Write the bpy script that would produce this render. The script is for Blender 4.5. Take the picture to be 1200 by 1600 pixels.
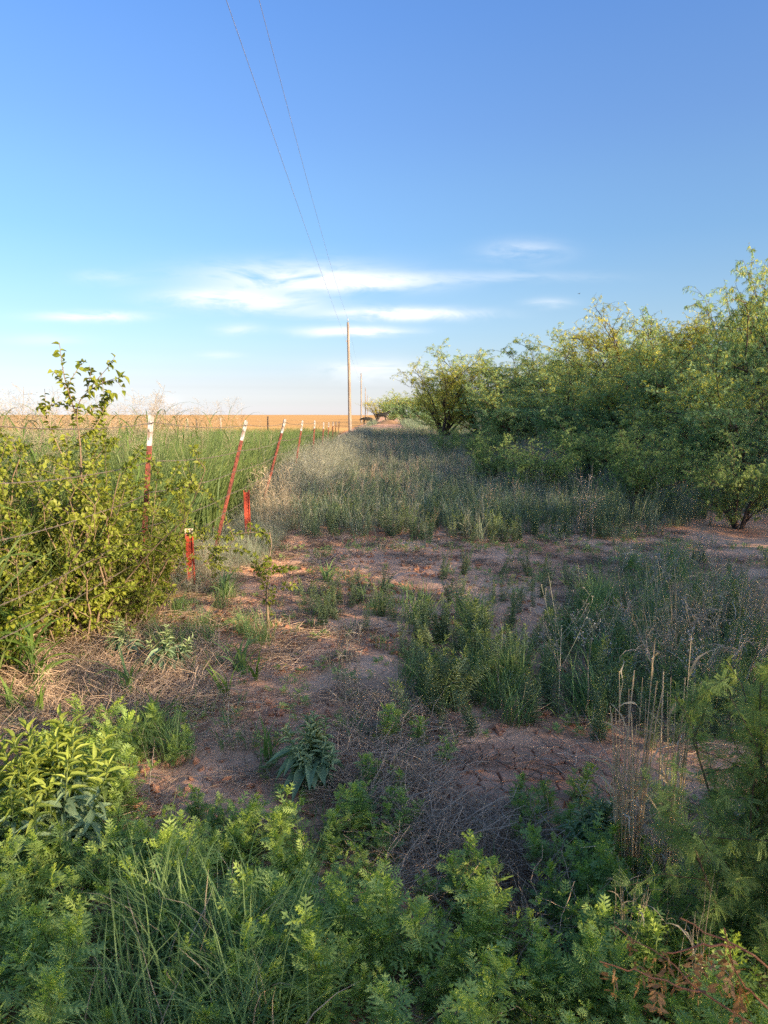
import bpy, math
import numpy as np
from mathutils import Vector, Matrix

rng = np.random.default_rng(7)
R = math.radians
for o in list(bpy.data.objects):
    bpy.data.objects.remove(o)
sc = bpy.context.scene
col = sc.collection

# ------------------------------------------------------------------ camera
CAM_H = 1.5
PITCH = R(7.5)
FPX = 1155.0            # focal length in pixels of the 1200x1600 photograph
cam_d = bpy.data.cameras.new('camera')
cam = bpy.data.objects.new('camera', cam_d)
col.objects.link(cam)
cam.location = (0, 0, CAM_H)
cam.rotation_euler = (R(90) - PITCH, 0, 0)
cam_d.sensor_fit = 'VERTICAL'
cam_d.sensor_height = 36
cam_d.sensor_width = 27
cam_d.lens = 36 * FPX / 1600
cam_d.clip_start = 0.05
cam_d.clip_end = 8000
cam_d.dof.use_dof = True
cam_d.dof.focus_distance = 4.0
cam_d.dof.aperture_fstop = 8.0
sc.camera = cam

# ------------------------------------------------------------------ sky and sun
SUN_EL = R(15)
SUN_AZ = R(128)          # clockwise from +Y: low sun on the right, a little behind the camera
EXPOSURE = 1.25
SKY_STRENGTH = 0.11
world = bpy.data.worlds.new('World')
sc.world = world
world.use_nodes = True
wn, wl = world.node_tree.nodes, world.node_tree.links
wn.clear()


def ray(px, py):
    u = (px - 600) / FPX
    v = (800 - py) / FPX
    return np.array([u, math.cos(PITCH) + v * math.sin(PITCH), v * math.cos(PITCH) - math.sin(PITCH)])


def wmath(op, a, b=None, c=None, clamp=False):
    n = wn.new('ShaderNodeMath')
    n.operation = op
    n.use_clamp = clamp
    for i, s in enumerate((a, b, c)):
        if s is None:
            continue
        if isinstance(s, (int, float)):
            n.inputs[i].default_value = s
        else:
            wl.new(s, n.inputs[i])
    return n.outputs[0]


def build_world():
    out = wn.new('ShaderNodeOutputWorld')
    bg = wn.new('ShaderNodeBackground')
    bg.inputs['Strength'].default_value = SKY_STRENGTH
    sky = wn.new('ShaderNodeTexSky')
    sky.sky_type = 'NISHITA'
    sky.sun_disc = False
    sky.sun_elevation = SUN_EL
    sky.sun_rotation = SUN_AZ
    sky.altitude = 300
    sky.air_density = 1.0
    sky.dust_density = 4.0
    sky.ozone_density = 5.0
    tc = wn.new('ShaderNodeTexCoord')
    sep = wn.new('ShaderNodeSeparateXYZ')
    wl.new(tc.outputs['Generated'], sep.inputs[0])
    x, y, z = sep.outputs
    # white balance of the phone, by elevation only
    ramp = wn.new('ShaderNodeValToRGB')
    wl.new(wmath('MULTIPLY', wmath('ABSOLUTE', z), 1.0), ramp.inputs[0])
    el = ramp.color_ramp.elements
    el[0].position = 0.0
    el[0].color = (*SKY_TINT[0][1], 1)
    el[1].position = SKY_TINT[1][0]
    el[1].color = (*SKY_TINT[1][1], 1)
    for p, c in SKY_TINT[2:]:
        e = el.new(p)
        e.color = (*c, 1)
    mul = wn.new('ShaderNodeVectorMath')
    mul.operation = 'MULTIPLY'
    wl.new(sky.outputs[0], mul.inputs[0])
    wl.new(ramp.outputs[0], mul.inputs[1])
    mul2 = wn.new('ShaderNodeVectorMath')
    mul2.operation = 'SCALE'
    wl.new(mul.outputs[0], mul2.inputs[0])
    mul2.inputs['Scale'].default_value = SKY_GAIN
    # thin clouds low over the field
    ys = wmath('MAXIMUM', y, 0.02)
    u = wmath('DIVIDE', x, ys)
    v = wmath('DIVIDE', z, ys)
    comb = wn.new('ShaderNodeCombineXYZ')
    wl.new(wmath('MULTIPLY', u, 1.0), comb.inputs[0])
    wl.new(wmath('MULTIPLY', v, 4.2), comb.inputs[1])
    nz = wn.new('ShaderNodeTexNoise')
    wl.new(comb.outputs[0], nz.inputs['Vector'])
    nz.inputs['Scale'].default_value = 9
    nz.inputs['Detail'].default_value = 7
    nz.inputs['Roughness'].default_value = 0.62
    nz.inputs['Distortion'].default_value = 1.0
    nz2 = wn.new('ShaderNodeTexNoise')
    wl.new(comb.outputs[0], nz2.inputs['Vector'])
    nz2.inputs['Scale'].default_value = 22
    nz2.inputs['Detail'].default_value = 5
    nzv = wmath('ADD', wmath('MULTIPLY', nz.outputs[0], 0.75), wmath('MULTIPLY', nz2.outputs[0], 0.25))
    warp = wmath('MULTIPLY', wmath('SUBTRACT', nz.outputs[0], 0.5), 0.035)
    total = None
    clouds = [(455, 432, 150, 22, 0.62), (560, 440, 110, 12, 0.75), (345, 464, 90, 14, 0.75), (430, 476, 85, 13, 0.5),
              (140, 494, 75, 7, 0.85), (625, 490, 105, 9, 1.15), (550, 517, 75, 7, 1.1), (590, 580, 80, 19, 0.5),
              (262, 628, 20, 10, 0.55), (820, 393, 55, 16, 0.35), (858, 473, 32, 7, 0.35), (375, 514, 34, 8, 0.4),
              (165, 433, 45, 9, 0.28), (560, 572, 45, 6, 0.35), (760, 432, 160, 8, 0.2), (70, 530, 60, 8, 0.25),
              (345, 554, 30, 5, 0.3)]
    for (px, py, rx, ry, a) in clouds:
        d = ray(px, py)
        cu, cv = d[0] / d[1], d[2] / d[1]
        du = wmath('DIVIDE', wmath('SUBTRACT', u, cu), rx / FPX)
        dv = wmath('DIVIDE', wmath('SUBTRACT', wmath('ADD', v, wmath('MULTIPLY', warp, 0.35)), cv), ry / FPX)
        r2 = wmath('ADD', wmath('MULTIPLY', du, du), wmath('MULTIPLY', dv, dv))
        g = wmath('MULTIPLY', wmath('EXPONENT', wmath('MULTIPLY', r2, -1.1)), a)
        total = g if total is None else wmath('ADD', total, g)
    dens = wmath('MULTIPLY', wmath('MULTIPLY', total, 1.3), wmath('MULTIPLY_ADD', nzv, 5.0, -1.65, True))
    # a faint veil of high haze, everywhere low in the sky
    dens = wmath('MINIMUM', wmath('MULTIPLY', dens, wmath('GREATER_THAN', y, 0.03)), 0.9)
    mix = wn.new('ShaderNodeMix')
    mix.data_type = 'RGBA'
    wl.new(dens, mix.inputs['Factor'])
    wl.new(mul2.outputs[0], mix.inputs['A'])
    mix.inputs['B'].default_value = CLOUD_COL
    wl.new(mix.outputs['Result'], bg.inputs['Color'])
    wl.new(bg.outputs[0], out.inputs[0])


SKY_GAIN = 8.0
SKY_TINT = [(0, (1.8361, 1.3478, 1.2341)), (1.0, (0.1366, 0.1449, 0.162)), (0.003, (1.6503, 1.2173, 1.1223)), (0.006, (1.4722, 1.102, 1.0183)), (0.01, (1.2081, 0.9265, 0.8622)), (0.015, (0.9556, 0.7541, 0.7118)), (0.02, (0.7893, 0.6318, 0.6106)), (0.027, (0.6071, 0.489, 0.4846)), (0.035, (0.4712, 0.3749, 0.3742)), (0.045, (0.381, 0.3014, 0.2986)), (0.06, (0.3008, 0.2419, 0.233)), (0.08, (0.2459, 0.2048, 0.1918)), (0.1, (0.2171, 0.1851, 0.1691)), (0.13, (0.1928, 0.1672, 0.15)), (0.17, (0.1729, 0.1565, 0.1413)), (0.22, (0.1549, 0.15, 0.1407)), (0.28, (0.1544, 0.1483, 0.1431)), (0.34, (0.1479, 0.1436, 0.1485)), (0.4, (0.143, 0.1449, 0.1556)), (0.447, (0.1366, 0.1449, 0.162))]
CLOUD_COL = (4.2, 4.35, 4.5, 1)
build_world()

sun_d = bpy.data.lights.new('sun', 'SUN')
sun_d.energy = 5.0
sun_d.angle = R(0.53)
sun_d.color = (1.0, 0.78, 0.50)
sun = bpy.data.objects.new('sun', sun_d)
col.objects.link(sun)
sdir = Vector((math.sin(SUN_AZ) * math.cos(SUN_EL), math.cos(SUN_AZ) * math.cos(SUN_EL), math.sin(SUN_EL)))
sun.rotation_euler = sdir.to_track_quat('Z', 'Y').to_euler()
sun.location = (10, -10, 20)

sc.view_settings.view_transform = 'Standard'
sc.view_settings.look = 'None'
sc.view_settings.exposure = EXPOSURE
sc.view_settings.gamma = 1
sc.view_settings.use_curve_mapping = False
sc.render.engine = 'CYCLES'
sc.cycles.use_denoising = False
sc.cycles.max_bounces = 8
sc.cycles.diffuse_bounces = 5
sc.cycles.transmission_bounces = 4
sc.cycles.glossy_bounces = 1
sc.cycles.transparent_max_bounces = 4
sc.cycles.sample_clamp_indirect = 1.2
sc.cycles.caustics_reflective = False
sc.cycles.caustics_refractive = False

# ------------------------------------------------------------------ noise and terrain


def _hash(ix, iy, seed):
    n = (ix.astype(np.int64) * 374761393 + iy.astype(np.int64) * 668265263 + seed * 1442695040888963407 % 2147483647)
    n = (n ^ (n >> 13)) * 1274126177
    n = n ^ (n >> 16)
    return (n & 0xffff) / 65535.0


def vnoise(x, y, seed=0):
    x = np.asarray(x, float)
    y = np.asarray(y, float)
    ix, iy = np.floor(x), np.floor(y)
    fx, fy = x - ix, y - iy
    fx = fx * fx * (3 - 2 * fx)
    fy = fy * fy * (3 - 2 * fy)
    a, b = _hash(ix, iy, seed), _hash(ix + 1, iy, seed)
    c, d = _hash(ix, iy + 1, seed), _hash(ix + 1, iy + 1, seed)
    return (a * (1 - fx) + b * fx) * (1 - fy) + (c * (1 - fx) + d * fx) * fy


def fbm(x, y, seed=0, octaves=4):
    s, a, t = 0, 1, 0
    for k in range(octaves):
        s = s + a * vnoise(x * 2 ** k, y * 2 ** k, seed + k * 17)
        t += a
        a *= 0.5
    return s / t


def sstep(a, b, x):
    t = np.clip((np.asarray(x, float) - a) / (b - a), 0, 1)
    return t * t * (3 - 2 * t)


def ht(x, y):
    x = np.asarray(x, float)
    y = np.asarray(y, float)
    h = (fbm(x * 0.5, y * 0.5, 3, 3) - 0.5) * 0.10 * sstep(1, 4, y)
    bank = 1.15 * sstep(3.5, 11, x - 0.02 * y) * sstep(9, 17, y)
    far = sstep(60, 120, y)
    return h * (1 - far) + bank * (1 - 0.6 * far)


def ht1(x, y):
    return float(ht(np.array([x]), np.array([y]))[0])


def ground_at(px, py):
    d = ray(px, py)
    t = CAM_H / -d[2]
    for _ in range(4):
        x, y = d[0] * t, d[1] * t
        t = (CAM_H - ht1(x, y)) / -d[2]
    return d[0] * t, d[1] * t


def point_at(px, py, dist):
    """point on the pixel's ray at forward distance dist"""
    d = ray(px, py)
    t = dist / d[1]
    return np.array([d[0] * t, dist, CAM_H + d[2] * t])


# ------------------------------------------------------------------ geometry batches
class Geo:
    def __init__(self):
        self.V, self.F, self.M, self.Rn = [], [], [], []
        self.n = 0

    def add(self, V, F, mat=0, rnd=0.5):
        V = np.asarray(V, float).reshape(-1, 3)
        F = np.asarray(F, int)
        self.V.append(V)
        self.F.append(F + self.n)
        self.M.append(np.full(len(F), mat, int))
        r = np.asarray(rnd, float)
        self.Rn.append(np.full(len(V), float(r)) if r.ndim == 0 else r)
        self.n += len(V)

    def mesh(self, name, mats, smooth=True):
        V = np.concatenate(self.V)
        me = bpy.data.meshes.new(name)
        me.vertices.add(len(V))
        me.vertices.foreach_set('co', V.ravel())
        loops = np.concatenate([f.ravel() for f in self.F])
        sizes = np.concatenate([np.full(len(f), f.shape[1], int) for f in self.F])
        starts = np.concatenate([[0], np.cumsum(sizes)[:-1]])
        me.loops.add(len(loops))
        me.loops.foreach_set('vertex_index', loops)
        me.polygons.add(len(sizes))
        me.polygons.foreach_set('loop_start', starts)
        me.polygons.foreach_set('loop_total', sizes)
        me.polygons.foreach_set('material_index', np.concatenate(self.M))
        me.polygons.foreach_set('use_smooth', np.full(len(sizes), smooth))
        at = me.attributes.new('rnd', 'FLOAT', 'POINT')
        at.data.foreach_set('value', np.concatenate(self.Rn).astype(np.float32))
        for m in (mats if isinstance(mats, (list, tuple)) else [mats]):
            me.materials.append(m)
        me.update(calc_edges=True)
        return me


def norm(v):
    return v / np.maximum(np.linalg.norm(v, axis=-1, keepdims=True), 1e-9)


def batch(g, tmpl, pos, ydir, zhint, wid, leng, mat=0, rnd=None):
    """copies of a leaf shape (x across, y along, z up from the face) at pos"""
    TV, TF = tmpl
    pos = np.asarray(pos, float)
    N = len(pos)
    if N == 0:
        return
    y = norm(np.asarray(ydir, float))
    x = norm(np.cross(y, zhint))
    z = np.cross(x, y)
    wid = np.broadcast_to(wid, (N,))[:, None, None]
    leng = np.broadcast_to(leng, (N,))[:, None, None]
    V = pos[:, None] + x[:, None] * (TV[None, :, 0:1] * wid) + y[:, None] * (TV[None, :, 1:2] * leng) + \
        z[:, None] * (TV[None, :, 2:3] * leng)
    k = len(TV)
    if rnd is None:
        rnd = rng.random(N)
    rn = np.repeat(rnd, k)
    groups = {}
    for f in TF:
        groups.setdefault(len(f), []).append(f)
    first = True
    for n_, fs in groups.items():
        fs = np.array(fs)
        F = (fs[None] + (np.arange(N) * k)[:, None, None]).reshape(-1, n_)
        if first:
            g.add(V.reshape(-1, 3), F, mat, rn)
            first = False
        else:
            g.F.append(F + g.n - N * k)
            g.M.append(np.full(len(F), mat, int))


def tubes(g, P, rad, sides=3, mat=0, rnd=None, cap=False):
    """P (N,K,3) polylines with radius (N,K)"""
    P = np.asarray(P, float)
    N, K, _ = P.shape
    rad = np.broadcast_to(rad, (N, K))
    T = np.empty_like(P)
    T[:, 1:-1] = P[:, 2:] - P[:, :-2]
    T[:, 0] = P[:, 1] - P[:, 0]
    T[:, -1] = P[:, -1] - P[:, -2]
    T = norm(T)
    ref = np.where(np.abs(T[:, :1, 2:3]) > 0.9, np.array([1.0, 0, 0]), np.array([0, 0, 1.0]))
    ref = np.broadcast_to(ref, P.shape)
    A = norm(np.cross(T, ref))
    B = np.cross(T, A)
    an = np.arange(sides) * 2 * math.pi / sides
    V = P[:, :, None] + rad[:, :, None, None] * (A[:, :, None] * np.cos(an)[None, None, :, None] + B[:, :, None] * np.sin(an)[None, None, :, None])
    idx = np.arange(K * sides).reshape(K, sides)
    a = idx[:-1]
    b = np.roll(a, -1, 1)
    c = idx[1:]
    d = np.roll(c, -1, 1)
    f = np.stack([a, b, d, c], -1).reshape(-1, 4)
    F = (f[None] + (np.arange(N) * K * sides)[:, None, None]).reshape(-1, 4)
    if rnd is None:
        rnd = rng.random(N)
    g.add(V.reshape(-1, 3), F, mat, np.repeat(np.broadcast_to(rnd, (N,)), K * sides))
    if cap and sides >= 3:
        for e in (0, K - 1):
            ff = idx[e][None] + (np.arange(N) * K * sides)[:, None]
            g.F.append(ff + g.n - N * K * sides)
            g.M.append(np.full(N, mat, int))


def arcs(base, az, L, tilt, bend, K=5, power=1.3, wob=0.0):
    """curved stems: angle from the vertical grows from tilt by bend"""
    base = np.asarray(base, float)
    N = len(base)
    s = np.linspace(0, 1, K)
    sm = (s[1:] + s[:-1]) / 2
    th = np.asarray(tilt).reshape(-1, 1) + np.asarray(bend).reshape(-1, 1) * sm[None] ** power
    th = np.broadcast_to(th, (N, K - 1))
    a = np.broadcast_to(np.asarray(az).reshape(-1, 1), (N, K - 1)) + (rng.normal(0, wob, (N, K - 1)) if wob else 0)
    st = (np.broadcast_to(np.asarray(L).reshape(-1, 1), (N, 1)) / (K - 1))
    D = np.stack([np.sin(th) * np.cos(a), np.sin(th) * np.sin(a), np.cos(th)], -1) * st[..., None]
    P = np.concatenate([np.zeros((N, 1, 3)), np.cumsum(D, 1)], 1) + base[:, None]
    return P


def ribbons(g, P, W, fold=0.0, mat=0, rnd=None, twist=0.0):
    """flat blades along P (N,K,3), half widths W (N,K)"""
    N, K, _ = P.shape
    W = np.broadcast_to(W, (N, K))
    T = norm(np.gradient(P, axis=1))
    h = P[:, -1] - P[:, 0]
    side = np.stack([-h[:, 1], h[:, 0], np.zeros(N)], -1) + rng.normal(0, 0.02, (N, 3)) + np.array([1e-3, 0, 0])
    side = norm(side)[:, None]
    side = norm(side - T * np.sum(side * T, -1, keepdims=True))
    nz = np.cross(side, T)
    if twist:
        tw = (rng.normal(0, twist, (N, 1)) * np.linspace(0, 1, K)[None])[..., None]
        side, nz = side * np.cos(tw) + nz * np.sin(tw), nz * np.cos(tw) - side * np.sin(tw)
    if rnd is None:
        rnd = rng.random(N)
    if fold:
        V = np.stack([P - side * W[..., None] + nz * W[..., None] * fold, P, P + side * W[..., None] + nz * W[..., None] * fold], 2)
        m = 3
    else:
        V = np.stack([P - side * W[..., None], P + side * W[..., None]], 2)
        m = 2
    idx = np.arange(K * m).reshape(K, m)
    f = np.stack([idx[:-1, :-1], idx[:-1, 1:], idx[1:, 1:], idx[1:, :-1]], -1).reshape(-1, 4)
    F = (f[None] + (np.arange(N) * K * m)[:, None, None]).reshape(-1, 4)
    g.add(V.reshape(-1, 3), F, mat, np.repeat(np.broadcast_to(rnd, (N,)), K * m))


def sph(az, el):
    return np.stack([np.cos(el) * np.cos(az), np.cos(el) * np.sin(az), np.sin(el)], -1)


def blade_w(K, w, tipw=0.08, base=0.6):
    s = np.linspace(0, 1, K)
    return w * np.minimum(base + s * 3, 1) * np.clip((1 - s) * 2.2, tipw, 1)


# leaf shapes (unit length, half width 1)
def t_lance(nseg=3, fold=0.12, droop=0.18):
    ys = np.linspace(0, 1, nseg + 1)
    V, F = [], []
    for i, s in enumerate(ys):
        w = max(math.sin(math.pi * min(s * 1.0, 1) ** 0.8), 0.03)
        z = -droop * s * s
        V += [(-w, s, z + fold * w), (0, s, z), (w, s, z + fold * w)]
    for i in range(nseg):
        a = i * 3
        F += [(a, a + 1, a + 4, a + 3), (a + 1, a + 2, a + 5, a + 4)]
    return np.array(V), F


def t_diamond(fold=0.1):
    return np.array([(0, 0, 0), (1, .45, fold * .5), (0, 1, 0), (-1, .45, fold * .5)]), [(0, 1, 2), (0, 2, 3)]


def t_pinnate(lobes=4, cut=1.0, seed=1):
    """deeply cut leaf: narrow pointed lobes either side of a midrib"""
    r = np.random.default_rng(seed)
    V, F = [], []

    def lobe(p, d, L, w):
        d = np.array(d) / np.linalg.norm(d)
        n = np.array([-d[1], d[0]])
        i = len(V)
        q = np.array(p)
        zz = -0.15 * p[1] ** 2
        for t, s in ((0, .35), (.45, 1), (1, 0.02)):
            c = q + d * L * t
            z_ = zz - 0.10 * t * t * L + r.normal(0, .012)
            V.append((*(c + n * w * s), z_))
            V.append((*(c - n * w * s), z_ + .02 * s))
        F.append((i, i + 1, i + 3, i + 2))
        F.append((i + 2, i + 3, i + 5, i + 4))
    for k in range(lobes):
        t = 0.22 + 0.56 * k / max(lobes - 1, 1)
        L = 0.42 * (1 - 0.45 * abs(t - .42) / .5) * cut
        for s in (-1, 1):
            lobe((0, t), (s * .85, .62), L, .052)
    lobe((0, 0.0), (0, 1), .85, .045)
    lobe((0, .72), (0, 1), .32, .06)
    V = np.array(V)
    return V, F


# ------------------------------------------------------------------ materials
def new_mat(name):
    m = bpy.data.materials.new(name)
    m.use_nodes = True
    m.node_tree.nodes.clear()
    return m, m.node_tree.nodes, m.node_tree.links


def leaf_mat(name, c0, c1, trans=0.35, rough=0.55, tcol=None, spec=0.3, nscale=3.0):
    """two leaf colours mixed by the leaf's own random number and by a slow noise"""
    m, n, l = new_mat(name)
    out = n.new('ShaderNodeOutputMaterial')
    at = n.new('ShaderNodeAttribute')
    at.attribute_name = 'rnd'
    oi = n.new('ShaderNodeObjectInfo')
    geo = n.new('ShaderNodeNewGeometry')
    nz = n.new('ShaderNodeTexNoise')
    nz.inputs['Scale'].default_value = nscale
    l.new(geo.outputs['Position'], nz.inputs['Vector'])
    a = n.new('ShaderNodeMath')
    a.operation = 'MULTIPLY_ADD'
    l.new(oi.outputs['Random'], a.inputs[0])
    a.inputs[1].default_value = 0.35
    l.new(at.outputs['Fac'], a.inputs[2])
    b = n.new('ShaderNodeMath')
    b.operation = 'MULTIPLY_ADD'
    l.new(nz.outputs[0], b.inputs[0])
    b.inputs[1].default_value = 1.1
    l.new(a.outputs[0], b.inputs[2])
    mr = n.new('ShaderNodeMapRange')
    l.new(b.outputs[0], mr.inputs[0])
    mr.inputs[1].default_value = 0.35
    mr.inputs[2].default_value = 1.75
    mix = n.new('ShaderNodeMix')
    mix.data_type = 'RGBA'
    l.new(mr.outputs[0], mix.inputs['Factor'])
    mix.inputs['A'].default_value = (*c0, 1)
    mix.inputs['B'].default_value = (*c1, 1)
    p = n.new('ShaderNodeBsdfPrincipled')
    l.new(mix.outputs['Result'], p.inputs['Base Color'])
    p.inputs['Roughness'].default_value = rough
    p.inputs['Specular IOR Level'].default_value = spec
    if trans > 0:
        tr = n.new('ShaderNodeBsdfTranslucent')
        hs = n.new('ShaderNodeMix')
        hs.data_type = 'RGBA'
        hs.blend_type = 'MULTIPLY'
        hs.inputs['Factor'].default_value = 1
        l.new(mix.outputs['Result'], hs.inputs['A'])
        hs.inputs['B'].default_value = (*(tcol or (1.12, 1.15, 0.7)), 1)
        l.new(hs.outputs['Result'], tr.inputs['Color'])
        ms = n.new('ShaderNodeMixShader')
        ms.inputs[0].default_value = trans
        l.new(p.outputs[0], ms.inputs[1])
        l.new(tr.outputs[0], ms.inputs[2])
        l.new(ms.outputs[0], out.inputs[0])
    else:
        l.new(p.outputs[0], out.inputs[0])
    return m


def solid_mat(name, c0, c1, rough=0.7, metal=0.0, scale=20, bump=0.2, detail=6, spec=0.3, stretch=(1, 1, 1), thresh=(0.35, 0.65)):
    m, n, l = new_mat(name)
    out = n.new('ShaderNodeOutputMaterial')
    tc = n.new('ShaderNodeTexCoord')
    mp = n.new('ShaderNodeMapping')
    mp.inputs['Scale'].default_value = stretch
    l.new(tc.outputs['Object'], mp.inputs[0])
    nz = n.new('ShaderNodeTexNoise')
    nz.inputs['Scale'].default_value = scale
    nz.inputs['Detail'].default_value = detail
    l.new(mp.outputs[0], nz.inputs['Vector'])
    mr = n.new('ShaderNodeMapRange')
    l.new(nz.outputs[0], mr.inputs[0])
    mr.inputs[1].default_value, mr.inputs[2].default_value = thresh
    mix = n.new('ShaderNodeMix')
    mix.data_type = 'RGBA'
    l.new(mr.outputs[0], mix.inputs['Factor'])
    mix.inputs['A'].default_value = (*c0, 1)
    mix.inputs['B'].default_value = (*c1, 1)
    p = n.new('ShaderNodeBsdfPrincipled')
    l.new(mix.outputs['Result'], p.inputs['Base Color'])
    p.inputs['Roughness'].default_value = rough
    p.inputs['Metallic'].default_value = metal
    p.inputs['Specular IOR Level'].default_value = spec
    if bump:
        bp = n.new('ShaderNodeBump')
        bp.inputs['Strength'].default_value = bump
        bp.inputs['Distance'].default_value = 0.01
        l.new(nz.outputs[0], bp.inputs['Height'])
        l.new(bp.outputs[0], p.inputs['Normal'])
    l.new(p.outputs[0], out.inputs[0])
    return m


def soil_mat(name, dark, mid, pale, cracks=True):
    m, n, l = new_mat(name)
    out = n.new('ShaderNodeOutputMaterial')
    geo = n.new('ShaderNodeNewGeometry')
    big = n.new('ShaderNodeTexNoise')
    big.inputs['Scale'].default_value = 0.9
    big.inputs['Detail'].default_value = 8
    big.inputs['Roughness'].default_value = 0.65
    fine = n.new('ShaderNodeTexNoise')
    fine.inputs['Scale'].default_value = 28
    fine.inputs['Detail'].default_value = 8
    fine.inputs['Roughness'].default_value = 0.7
    for q in (big, fine):
        l.new(geo.outputs['Position'], q.inputs['Vector'])
    add = n.new('ShaderNodeMath')
    add.operation = 'MULTIPLY_ADD'
    l.new(fine.outputs[0], add.inputs[0])
    add.inputs[1].default_value = 0.45
    l.new(big.outputs[0], add.inputs[2])
    ramp = n.new('ShaderNodeValToRGB')
    e = ramp.color_ramp.elements
    e[0].position, e[0].color = 0.50, (*dark, 1)
    e[1].position, e[1].color = 0.95, (*pale, 1)
    k = e.new(0.70)
    k.color = (*mid, 1)
    l.new(add.outputs[0], ramp.inputs[0])
    p = n.new('ShaderNodeBsdfPrincipled')
    p.inputs['Roughness'].default_value = 0.95
    p.inputs['Specular IOR Level'].default_value = 0.1
    l.new(ramp.outputs[0], p.inputs['Base Color'])
    bp = n.new('ShaderNodeBump')
    bp.inputs['Strength'].default_value = 0.55
    bp.inputs['Distance'].default_value = 0.02
    l.new(fine.outputs[0], bp.inputs['Height'])
    last = bp
    if cracks:
        vo = n.new('ShaderNodeTexVoronoi')
        vo.feature = 'DISTANCE_TO_EDGE'
        vo.inputs['Scale'].default_value = 9
        dn = n.new('ShaderNodeVectorMath')
        dn.operation = 'MULTIPLY_ADD'
        l.new(fine.outputs['Color'], dn.inputs[0])
        dn.inputs[1].default_value = (0.06, 0.06, 0.0)
        l.new(geo.outputs['Position'], dn.inputs[2])
        l.new(dn.outputs[0], vo.inputs['Vector'])
        mr = n.new('ShaderNodeMapRange')
        l.new(vo.outputs['Distance'], mr.inputs[0])
        mr.inputs[1].default_value, mr.inputs[2].default_value = 0.0, 0.06
        b2 = n.new('ShaderNodeBump')
        b2.inputs['Strength'].default_value = 0.5
        b2.inputs['Distance'].default_value = 0.012
        l.new(mr.outputs[0], b2.inputs['Height'])
        l.new(bp.outputs[0], b2.inputs['Normal'])
        last = b2
    l.new(last.outputs[0], p.inputs['Normal'])
    l.new(p.outputs[0], out.inputs[0])
    return m


M = {}
M['soil'] = soil_mat('red_soil', (0.38, 0.165, 0.088), (0.69, 0.37, 0.21), (0.84, 0.53, 0.335))
M['plate'] = soil_mat('mud_plate', (0.46, 0.215, 0.12), (0.58, 0.30, 0.175), (0.66, 0.38, 0.235), cracks=False)
M['crack'] = soil_mat('crack_bed', (0.10, 0.05, 0.036), (0.13, 0.065, 0.045), (0.16, 0.08, 0.06), cracks=False)
M['clod'] = soil_mat('soil_clod', (0.28, 0.12, 0.07), (0.44, 0.21, 0.12), (0.62, 0.36, 0.21), cracks=False)
M['ragweed'] = leaf_mat('ragweed_leaf', (0.145, 0.267, 0.091), (0.484, 0.597, 0.159), 0.38)
M['ragweed_tip'] = leaf_mat('ragweed_tip', (0.228, 0.372, 0.059), (0.438, 0.532, 0.090), 0.42)
M['stem'] = leaf_mat('green_stem', (0.07, 0.12, 0.035), (0.13, 0.17, 0.06), 0.0)
M['horse'] = leaf_mat('narrow_leaf', (0.158, 0.243, 0.155), (0.382, 0.444, 0.231), 0.3)
M['horse_tip'] = leaf_mat('narrow_leaf_tip', (0.180, 0.265, 0.070), (0.341, 0.389, 0.125), 0.35)
M['sage'] = leaf_mat('grey_green_leaf', (0.155, 0.241, 0.129), (0.328, 0.431, 0.224), 0.25, 0.8)
M['sage_tip'] = leaf_mat('pale_green_leaf', (0.230, 0.310, 0.149), (0.368, 0.437, 0.207), 0.25, 0.8)
M['grass'] = leaf_mat('green_blade', (0.103, 0.214, 0.085), (0.265, 0.365, 0.121), 0.4)
M['johnson'] = leaf_mat('broad_blade', (0.089, 0.176, 0.036), (0.208, 0.311, 0.067), 0.45)
M['crop'] = leaf_mat('crop_blade', (0.083, 0.154, 0.051), (0.220, 0.280, 0.088), 0.42, nscale=0.6)
M['straw'] = leaf_mat('dry_straw', (0.299, 0.230, 0.149), (0.529, 0.437, 0.310), 0.2, 0.7, tcol=(1.1, 1, .8))
M['golden'] = leaf_mat('golden_straw', (0.50, 0.38, 0.22), (0.72, 0.60, 0.40), 0.3, 0.7, tcol=(1.1, 1, .8))  # paler copy of dry straw, sunshine on the stalks put into the colour
M['straw_old'] = leaf_mat('weathered_straw', (0.320, 0.223, 0.152), (0.738, 0.536, 0.361), 0.12, 0.8, tcol=(1.1, 1, .8))
M['meadow_grey'] = leaf_mat('grey_weed', (0.185, 0.210, 0.143), (0.386, 0.370, 0.286), 0.2, 0.8, tcol=(1.1, 1, .8), nscale=0.5)
M['meadow_green'] = leaf_mat('meadow_leaf', (0.121, 0.225, 0.138), (0.314, 0.369, 0.230), 0.3, nscale=0.5)
M['seed'] = leaf_mat('pale_seed_head', (0.220, 0.189, 0.163), (0.347, 0.315, 0.283), 0.2, 0.9, tcol=(1, 1, 1))
M['flower'] = leaf_mat('white_flower', (0.38, 0.37, 0.34), (0.6, 0.58, 0.54), 0.2, 0.9, tcol=(1, 1, 1))
M['bark'] = solid_mat('mesquite_bark', (0.035, 0.026, 0.020), (0.10, 0.08, 0.065), 0.95, scale=14, bump=0.8)
M['twig'] = leaf_mat('twig', (0.05, 0.035, 0.022), (0.12, 0.085, 0.055), 0.0, 0.9)
M['mesq'] = leaf_mat('mesquite_leaf', (0.147, 0.281, 0.136), (0.370, 0.507, 0.221), 0.45, nscale=0.9)
M['mesq_sunlit'] = leaf_mat('sunlit_mesquite_leaf', (0.312, 0.360, 0.060), (0.655, 0.587, 0.089), 0.45, nscale=0.9)  # low sun on the crown tops, put into the leaf colour as yellow
M['mesq_near'] = leaf_mat('near_mesquite_leaflet', (0.143, 0.245, 0.082), (0.336, 0.432, 0.133), 0.45)
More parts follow.
